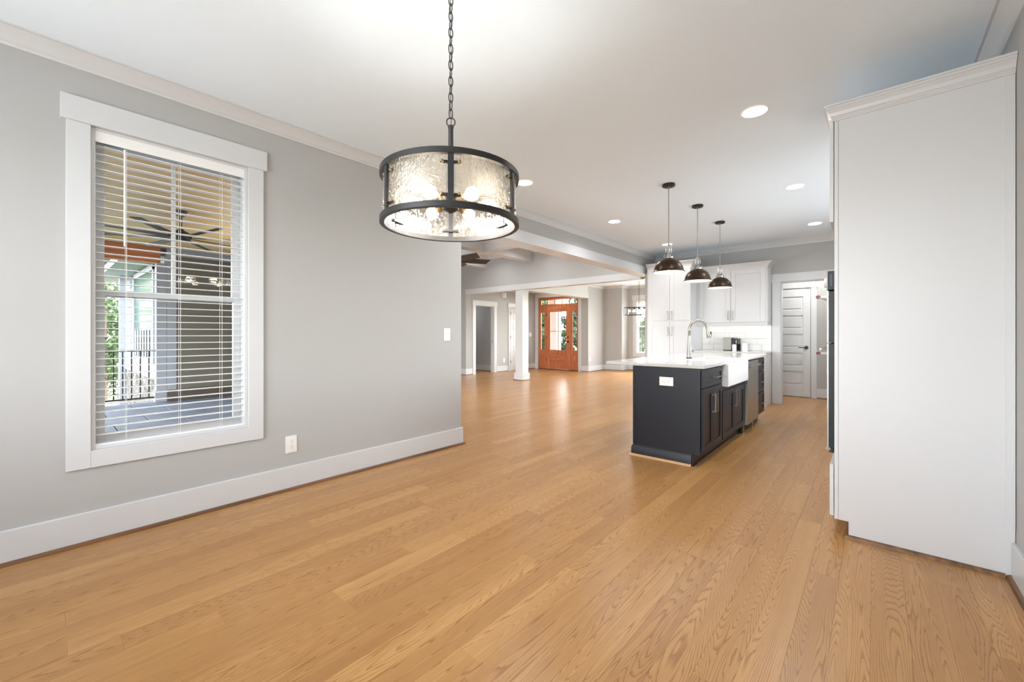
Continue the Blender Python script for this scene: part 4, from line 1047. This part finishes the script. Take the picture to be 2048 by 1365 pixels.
# slab
s = lite('slab', sl0, sr0, 0.025, 2.098, 0.145, (0.665, 1.945), 2, panelz=(0.275, 0.525))
gx0, gx1 = sl0 + 0.145, sr0 - 0.145; gm = (gx0 + gx1) / 2; zm = 1.295
for a, b, c_, d_ in ((gx0, gm - 0.011, 0.665, zm - 0.011), (gm + 0.011, gx1, 0.665, zm - 0.011), (gx0, gm - 0.011, zm + 0.011, 1.945), (gm + 0.011, gx1, zm + 0.011, 1.945)):
    bx('glass_pane', 'door_glass', s, a, b, yd + 0.03, yd + 0.034, c_, d_)
MB().box(gm - 0.011, gm + 0.011, yd + 0.018, yd + 0.046, 0.665, 1.945).box(gx0, gx1, yd + 0.0182, yd + 0.0458, zm - 0.011, zm + 0.011).build('muntin', 'stain_door', s)
lever(s, 'y', yd + 0.01, -1, sr0 - 0.068, 0.945, -1, 'door_bronze')
MB().lathe([(0.0, -0.012), (0.026, -0.010), (0.028, 0.0)], (sr0 - 0.068, yd + 0.01, 1.095), 20, axis='y').build('deadbolt', 'door_bronze', s, smooth=True)
m = MB()
for z in (0.28, 1.02, 1.80): m.tube([(sl0 - 0.004, yd + 0.003, z), (sl0 - 0.004, yd + 0.003, z + 0.11)], 0.010, 8)
m.build('hinge', 'door_bronze', s)
for ua, ub in ((x0 + J, sl0 - 0.045), (sr0 + 0.045, x1 - J)):
    f = lite('sidelight', ua, ub, 0.03, 2.105, 0.052, (0.665, 1.93), 1, panelz=(0.235, 0.545))
    for c_, d_ in ((0.665, zm - 0.01), (zm + 0.01, 1.93)): bx('glass_pane', 'door_glass', f, ua + 0.052, ub - 0.052, yd + 0.03, yd + 0.034, c_, d_)
    bx('muntin', 'stain_door', f, ua + 0.052, ub - 0.052, yd + 0.018, yd + 0.046, zm - 0.01, zm + 0.01)
ta, tb = x0 + J, x1 - J; tz0, tz1 = 2.165, 2.41
m = MB(); a, b = yd + 0.01, yd + 0.055; m.box(ta, tb, a, b, tz0, tz0 + 0.045); m.box(ta, tb, a, b, tz1 - 0.05, tz1)
n = 5; fw = 0.06; ww = (tb - ta - 2 * fw - 4 * 0.03) / n; u = ta
m.box(ta, ta + fw, a, b, tz0 + 0.045, tz1 - 0.05); m.box(tb - fw, tb, a, b, tz0 + 0.045, tz1 - 0.05)
cells = []; u = ta + fw
for k in range(n):
    cells.append((u, u + ww)); u += ww
    if k < n - 1: m.box(u, u + 0.03, a, b, tz0 + 0.045, tz1 - 0.05); u += 0.03
tr = m.build('transom', 'door_wood_cross', dr1, 0.003)
for a_, b_ in cells: bx('glass_pane', 'door_glass', tr, a_, b_, yd + 0.03, yd + 0.034, tz0 + 0.045, tz1 - 0.05)

# ------------------------------------------------------------------ dining chandelier
dx0, dx1, dyc, dz0, dz1 = -5.03, -4.17, 10.45, 1.705, 1.905
t = thing('linear_chandelier', (-4.6, dyc, HC), 'black framed linear chandelier over the dining space by the far window', 'chandelier')
m = MB(); r = 0.007
for y in (dyc - 0.12, dyc + 0.12):
    for z in (dz0, dz1): m.box(dx0, dx1, y - r, y + r, z - r, z + r)
    for x in (dx0, dx1): m.box(x - r, x + r, y - r, y + r, dz0 - r, dz1 + r)
for x in (dx0, dx1):
    for z in (dz0, dz1): m.box(x - r, x + r, dyc - 0.12, dyc + 0.12, z - r, z + r)
m.box(dx0, dx1, dyc - 0.012, dyc + 0.012, dz1 - 0.008, dz1 + 0.008)
m.build('frame', 'black_metal', t)
m = MB()
for y in (dyc - 0.112, dyc + 0.112): m.box(dx0 + 0.01, dx1 - 0.01, y - 0.0015, y + 0.0015, dz0 + 0.01, dz1 - 0.01)
m.build('glass_panel', 'clear_glass', t)
for x in (-4.67, -4.47): MB().tube([(x, dyc, dz1), (x, dyc, HC - 0.01)], 0.006, 8).build('rod', 'black_metal', t, smooth=True)
bx('canopy', 'black_metal', t, -4.75, -4.39, dyc - 0.06, dyc + 0.06, HC - 0.02, HC, bevel=0.003)
for k in range(6):
    x = dx0 + 0.09 + k * (dx1 - dx0 - 0.18) / 5
    sck = MB().lathe([(0.012, dz1 - 0.055), (0.02, dz1 - 0.05), (0.02, dz1 - 0.012), (0.008, dz1)], (x, dyc, 0), 14).build('socket', 'black_metal', t, smooth=True)
    MB().sphere((x, dyc, dz1 - 0.085), 0.030, 12).build('bulb', 'dining_bulb', sck, smooth='all')

# ------------------------------------------------------------------ ceiling fans
def fan(cx, cy, ztop, zbl, Rb, n, a0, wd, label, drop_r=0.012, tilt=10):
    t = thing('ceiling_fan', (cx, cy, ztop), label, 'ceiling fan')
    MB().lathe([(0.0, ztop - 0.07), (0.05, ztop - 0.065), (0.075, ztop - 0.01), (0.075, ztop)], (cx, cy, 0), 24).build('canopy', 'blade_dark', t, smooth=True)
    MB().tube([(cx, cy, zbl + 0.08), (cx, cy, ztop - 0.05)], drop_r, 10).build('downrod', 'blade_dark', t, smooth=True)
    MB().lathe([(0.0, zbl - 0.05), (0.06, zbl - 0.048), (0.11, zbl - 0.02), (0.125, zbl + 0.02), (0.11, zbl + 0.06), (0.04, zbl + 0.10), (0.02, zbl + 0.13), (0.0, zbl + 0.13)], (cx, cy, 0), 28).build('motor', 'blade_dark', t, smooth=True)
    for k in range(n):
        a = R(a0) + k * 2 * math.pi / n; c, s = math.cos(a), math.sin(a); tn = math.tan(R(tilt))
        P = lambda r, u, dz: (cx + c * r - s * u, cy + s * r + c * u, zbl + u * tn + dz)
        m = MB(); h = wd / 2
        lo = m.ring([P(r, u, -0.004) for r, u in ((0.10, -h * 0.5), (0.2, -h), (Rb, -h), (Rb - 0.06, h), (0.2, h), (0.10, h * 0.5))])
        hi = m.ring([P(r, u, 0.004) for r, u in ((0.10, -h * 0.5), (0.2, -h), (Rb, -h), (Rb - 0.06, h), (0.2, h), (0.10, h * 0.5))])
        m.bridge(lo, hi); m.bm.faces.new(list(reversed(lo))); m.bm.faces.new(hi); m.build('blade', 'blade_dark', t)
    return t
fan(-6.64, 5.72, HL, 2.75, 0.80, 6, 0, 0.15, 'dark bladed ceiling fan under the coffered living room ceiling', tilt=-24)
fan(-7.05, 1.28, 2.86, 2.50, 1.05, 8, 12, 0.085, 'large dark ceiling fan on the porch outside the left window', 0.018, 8)

# ------------------------------------------------------------------ porch beyond the left window
PX = -10.3
pf = struct(bx('floor_porch', 'slate', None, PX - 0.15, XL - 0.17, -6.0, YE - 0.16, -0.30, -0.135))
nxp = 9; tsx = (XL - 0.17 - (PX - 0.15)) / nxp; k = 0
for i in range(nxp):
    y = -5.9 - (0.4 if i % 2 else 0)
    while y < YE - 0.16:
        y1 = min(y + 0.78, YE - 0.165)
        if y1 - y > 0.05: bx('paving_slab', 'slate', pf, PX - 0.15 + i * tsx + 0.006, PX - 0.15 + (i + 1) * tsx - 0.006, max(y, -6.0) + 0.006, y1 - 0.006, -0.13 - 0.002, -0.10 + random.uniform(-0.002, 0.002), bevel=0.004)
        y += 0.78
pcl = struct(bx('ceiling_porch', 'porch_board', None, PX - 0.15, XL - 0.17, -6.0, YE - 0.15, 2.885, 3.0))
nb = 52; bw = (XL - 0.17 - (PX - 0.1)) / nb
for i in range(nb):
    xa = PX - 0.1 + i * bw
    bx('ceiling_board', 'porch_board', pcl, xa + 0.002, xa + bw - 0.002, -5.9, YE - 0.16, 2.86, 2.884, bevel=0.004)
# orange beam and posts
bm_ = bx('porch_beam', 'beam_wood', None, PX - 0.16, PX + 0.02, -6.0, 1.56, 2.56, 2.857, bevel=0.004); tag(bm_, 'orange stained timber beam along the porch edge outside the window', 'beam')
# far wall (wing) with lap siding
wg = struct(bx('wall_wing', 'grey_siding', None, PX - 0.16, PX, 1.66, YE + 1.0, -0.7, 2.86))
z = 0.13
while z < 2.72:
    m = MB(); m.prism([(1.78, z), (YE - 0.16, z)] if False else [(PX, z), (PX + 0.016, z), (PX + 0.004, z + 0.15), (PX, z + 0.15)], 1.80, YE - 0.15, axis='y'); m.build('siding_board', 'grey_siding', wg); z += 0.148
bx('frieze_board', 'white_siding', wg, PX, PX + 0.02, 1.80, YE - 0.15, 2.72, 2.86)
bx('corner_board', 'white_siding', wg, PX - 0.16, PX + 0.022, 1.655, 1.80, -0.10, 2.86)
simple('skirt_dark', (84, 76, 68), 0.8, var=0.2, vscale=9)
bx('skirt_board', 'skirt_dark', wg, PX, PX + 0.05, 1.66, YE - 0.15, -0.10, 0.12)
# exterior faces of living room wall seen from the porch
lw = struct(bx('wall_porch_side', 'grey_siding', None, PX, -8.15, YE - 0.17, YE - 0.145, -0.1, 2.86))
z = 0.0
while z < 2.75:
    m = MB(); m.prism([(YE - 0.17, z), (YE - 0.186, z), (YE - 0.174, z + 0.15), (YE - 0.17, z + 0.15)], PX + 0.02, -8.2, axis='x'); m.build('siding_board', 'grey_siding', lw); z += 0.148
# wing side wall facing the garden, with window and eave
ws = struct(bx('wall_wing_side', 'white_siding', None, -16.5, PX - 0.16, 1.66, 1.80, 0.35, 3.0))
for k in range(20):
    z = 0.36 + k * 0.13; m = MB(); m.prism([(1.66, z), (1.644, z), (1.656, z + 0.132), (1.66, z + 0.132)], -16.5, PX - 0.17, axis='x'); m.build('siding_board', 'white_siding', ws)
struct(bx('wall_wing_base', 'stone', None, -16.5, PX - 0.16, 1.55, 1.78, -1.4, 0.35))
tw_ = bx('trim_water_table', 'white_siding', None, -16.5, PX - 0.16, 1.52, 1.66, 0.30, 0.36); struct(tw_)
simple('painted_reflection', (44, 84, 66), 0.12, var=0.25, vscale=2.0)  # tree reflections painted into the pane as its green base colour
wn_ = thing('wing_window', (-12.6, 1.64, 1.4), 'tall window with painted green reflections in the white wing outside the left window', 'window')
MB().box(-14.1, -11.35, 1.60, 1.655, 0.55, 0.66).box(-14.1, -13.98, 1.60, 1.655, 0.66, 2.66).box(-11.47, -11.35, 1.60, 1.655, 0.66, 2.66).box(-14.1, -11.35, 1.60, 1.655, 2.56, 2.68).build('frame', 'white_siding', wn_)
bx('pane', 'painted_reflection', wn_, -13.98, -11.47, 1.62, 1.64, 1.30, 2.56)
m = MB(); m.box(-13.98, -11.47, 1.625, 1.64, 0.66, 1.30); m.build('lower_pane', 'black_glass', wn_)
m = MB()
for k in range(7): m.box(-13.9 + k * 0.36, -13.72 + k * 0.36, 1.612, 1.622, 0.68, 1.29)
m.build('shutter_slats', 'white_siding', wn_)
struct(bx('roof_wing', 'white_siding', None, -16.9, PX - 0.16, 1.10, 1.66, 2.72, 2.90))
struct(bx('roof_wing_top', 'black_metal', None, -16.9, PX - 0.1, 1.0, 6.0, 2.90, 3.05))
# white porch post at the corner of the railing
t = thing('porch_post', (PX - 0.07, 1.55, -0.1), 'white square porch post where the black railing ends', 'post')
bx('shaft', 'white_siding', t, PX - 0.15, PX + 0.01, 1.50, 1.652, -0.1, 2.56, bevel=0.004)
bx('plinth', 'white_siding', t, PX - 0.17, PX + 0.03, 1.48, 1.654, -0.1, 0.12, bevel=0.004)
t = thing('porch_post', (-14.6, 1.2, -1.0), 'white post standing beyond the railing beside the garden', 'post')
bx('shaft', 'white_siding', t, -14.98, -14.78, 1.42, 1.54, -1.2, 2.72, bevel=0.004)
# railing
rl = thing('porch_railing', (PX - 0.05, -1.5, -0.1), 'black metal railing with square balusters along the porch edge', 'railing')
bx('top_rail', 'black_metal', rl, PX - 0.075, PX - 0.025, -5.9, 1.50, 0.872, 0.908, bevel=0.003)
bx('bottom_rail', 'black_metal', rl, PX - 0.065, PX - 0.035, -5.9, 1.50, -0.02, 0.008)
b0 = None
for k in range(46):
    y = 1.40 - k * 0.1215
    if y < -4.2: break
    if b0 is None: b0 = bx('baluster', 'black_metal', rl, PX - 0.059, PX - 0.041, 1.391, 1.409, 0.006, 0.874)
    else: o = b0.copy(); C.objects.link(o); o.parent = rl; o.location = (0, y - 1.40, 0)
for y in (0.55, -1.6, -3.7): bx('rail_post', 'black_metal', rl, PX - 0.075, PX - 0.025, y - 0.025, y + 0.025, -0.10, 0.872)

# ------------------------------------------------------------------ garden
struct(bx('ground', 'lawn_soil', None, -60, -9.9, -45, 45, -1.45, -1.25))
simple('lawn_green', (92, 116, 62), 0.95, var=0.2, vscale=6)
struct(bx('ground_front', 'lawn_green', None, -40, 30, 15.9, 60, -0.75, -0.55))
struct(bx('ground_lawn', 'lawn_green', None, -16.4, -10.6, -7.2, 1.45, -1.25, -1.23))
m = MB(); att = []
for _ in range(9000):
    x = random.uniform(-16.2, -10.8); y = random.uniform(-7, 1.3); h = random.uniform(0.05, 0.13); a = random.uniform(0, 6.28); q = 0.02
    v = m.ring([(x - q * math.cos(a), y - q * math.sin(a), -1.25), (x + q * math.cos(a), y + q * math.sin(a), -1.25), (x + random.uniform(-.03, .03), y + random.uniform(-.03, .03), -1.25 + h)])
    m.bm.faces.new(v); att.append(random.random())
o = m.build('lawn_grass', 'grass_green', None, attr=att); tag(o, 'bright green lawn beyond the porch railing', 'grass', kind='stuff')
def tree(name, x, y, zg, hgt, rad, label, mat='leaf_green', n=2600, trunk=0.14, low=0.25, ls=0.12, cat='tree', group=None):
    t = thing(name, (x, y, zg), label, cat, group)
    MB().tube([(x, y, zg), (x + 0.1, y, zg + hgt * 0.3), (x - 0.05, y + 0.1, zg + hgt * 0.6), (x, y, zg + hgt * 0.9)], [trunk, trunk * 0.8, trunk * 0.5, trunk * 0.15], 10).build('trunk', 'bark', t, smooth=True)
    m = MB(); att = []
    cl = [(random.uniform(-1, 1) * rad * 0.6, random.uniform(-1, 1) * rad * 0.6, zg + hgt * random.uniform(low, 0.95), rad * random.uniform(0.3, 0.55)) for _ in range(16)]
    for _ in range(n):
        c = random.choice(cl); d = Vector((random.gauss(0, 1), random.gauss(0, 1), random.gauss(0, 0.8))).normalized() * c[3] * random.uniform(0.5, 1.0)
        p = Vector((x + c[0], y + c[1], c[2])) + d
        u = Vector((random.gauss(0, 1), random.gauss(0, 1), random.gauss(0, 1))).normalized(); v = u.orthogonal().normalized(); s = ls * random.uniform(0.6, 1.3)
        m.bm.faces.new(m.ring([p - u * s, p + v * s * 0.5, p + u * s, p - v * s * 0.5])); att.append(random.random())
    f = m.build('foliage', mat, t, attr=att); f['kind'] = 'stuff'
    return t
GT = ((-19.5, -2.6, 7.5, 2.0, 'left tree nearest the porch railing outside the left window'), (-21.5, 1.6, 9, 2.2, 'tree beside the white wing outside the left window'),
      (-25.5, -1.6, 10, 2.6, 'taller tree behind the nearest garden trees'), (-31.5, 0.8, 12, 3.0, 'farthest tall tree behind the garden'), (-20.5, -7.4, 8, 2.2, 'tree at the far left end of the porch railing'), (-27.5, -7.5, 11, 2.8, 'tall tree behind the left end of the railing'))
for i, (x, y, hh, rr, lab) in enumerate(GT):
    tree('garden_tree', x, y, -1.25, hh, rr, 'green ' + lab, 'leaf_green' if i % 2 else 'leaf_dark', 9000, low=0.03, ls=0.085, group='garden trees beyond the porch')
for i, (x, y, lab) in enumerate(((-16.8, 0.35, 'shrub nearest the white wing'), (-17.2, -1.0, 'middle shrub at the lawn edge'), (-17.0, -2.5, 'left shrub at the lawn edge'))):
    tree('shrub', x, y, -1.25, 1.1, 0.45, 'greyish ' + lab + ' beyond the railing', 'shrub_grey', 900, trunk=0.04, low=0.2, ls=0.06, cat='shrub', group='shrubs bordering the lawn')
FT = ((-17.6, 21.5, 8.5, 2.1, 'tree framed by the left sidelight of the front door'), (-14.6, 18.6, 7.5, 1.7, 'tree seen right of the pink column through the front door glass'),
      (-12.4, 21.2, 8, 1.8, 'tree seen through the right sidelight of the front door'), (-8.6, 20.4, 7.5, 1.6, 'tree outside the dining room window'),
      (-20.6, 26, 10, 3.0, 'far tree behind the left sidelight tree'), (-14.6, 27.5, 11, 3.2, 'tall far tree behind the front door trees'), (-8.0, 27.5, 10, 3.2, 'far tree behind the dining window tree'))
for i, (x, y, hh, rr, lab) in enumerate(FT):
    tree('front_tree', x, y, -0.55, hh, rr, 'green ' + lab, 'leaf_green' if i % 2 else 'leaf_dark', 9000, low=0.03, ls=0.14, group='front garden trees')
for i, (x, y, lab) in enumerate(((-11.7, 17.3, 'shrub behind the right panes of the front door'), (-10.3, 17.0, 'shrub behind the right sidelight of the front door'), (-13.2, 17.5, 'shrub behind the left sidelight of the front door'))):
    tree('front_shrub', x, y, -0.55, 1.9, 0.75, 'leafy ' + lab, 'leaf_dark' if i % 2 else 'leaf_green', 4500, trunk=0.05, low=0.1, ls=0.07, cat='shrub', group='front garden shrubs')
struct(bx('floor_front_porch', 'slate', None, -10.5, XC - 0.1, YD + 0.2, 14.2, -0.3, -0.06))
struct(bx('ceiling_front_porch', 'porch_board', None, -10.5, XC - 0.1, YD + 0.16, 14.3, 2.8, 2.95))
for i, (x, y, lab) in enumerate(((-9.84, 13.9, 'pale pink square porch column seen through the left half of the front door glass'), (-7.45, 13.9, 'x'))):
    if i: continue
    t = thing('porch_column', (x, y, -0.06), lab, 'column')
    bx('shaft', 'pink_post', t, x - 0.22, x + 0.22, y - 0.17, y + 0.17, 0.0, 2.8, bevel=0.006)
    bx('plinth', 'pink_post', t, x - 0.25, x + 0.25, y - 0.21, y + 0.21, -0.06, 0.16, bevel=0.006)
    m = MB()
    for k in range(3): m.box(x - 0.15 + k * 0.11, x - 0.08 + k * 0.11, y - 0.176, y - 0.17, 0.2, 2.7)
    m.build('fluting', 'pink_post', t)
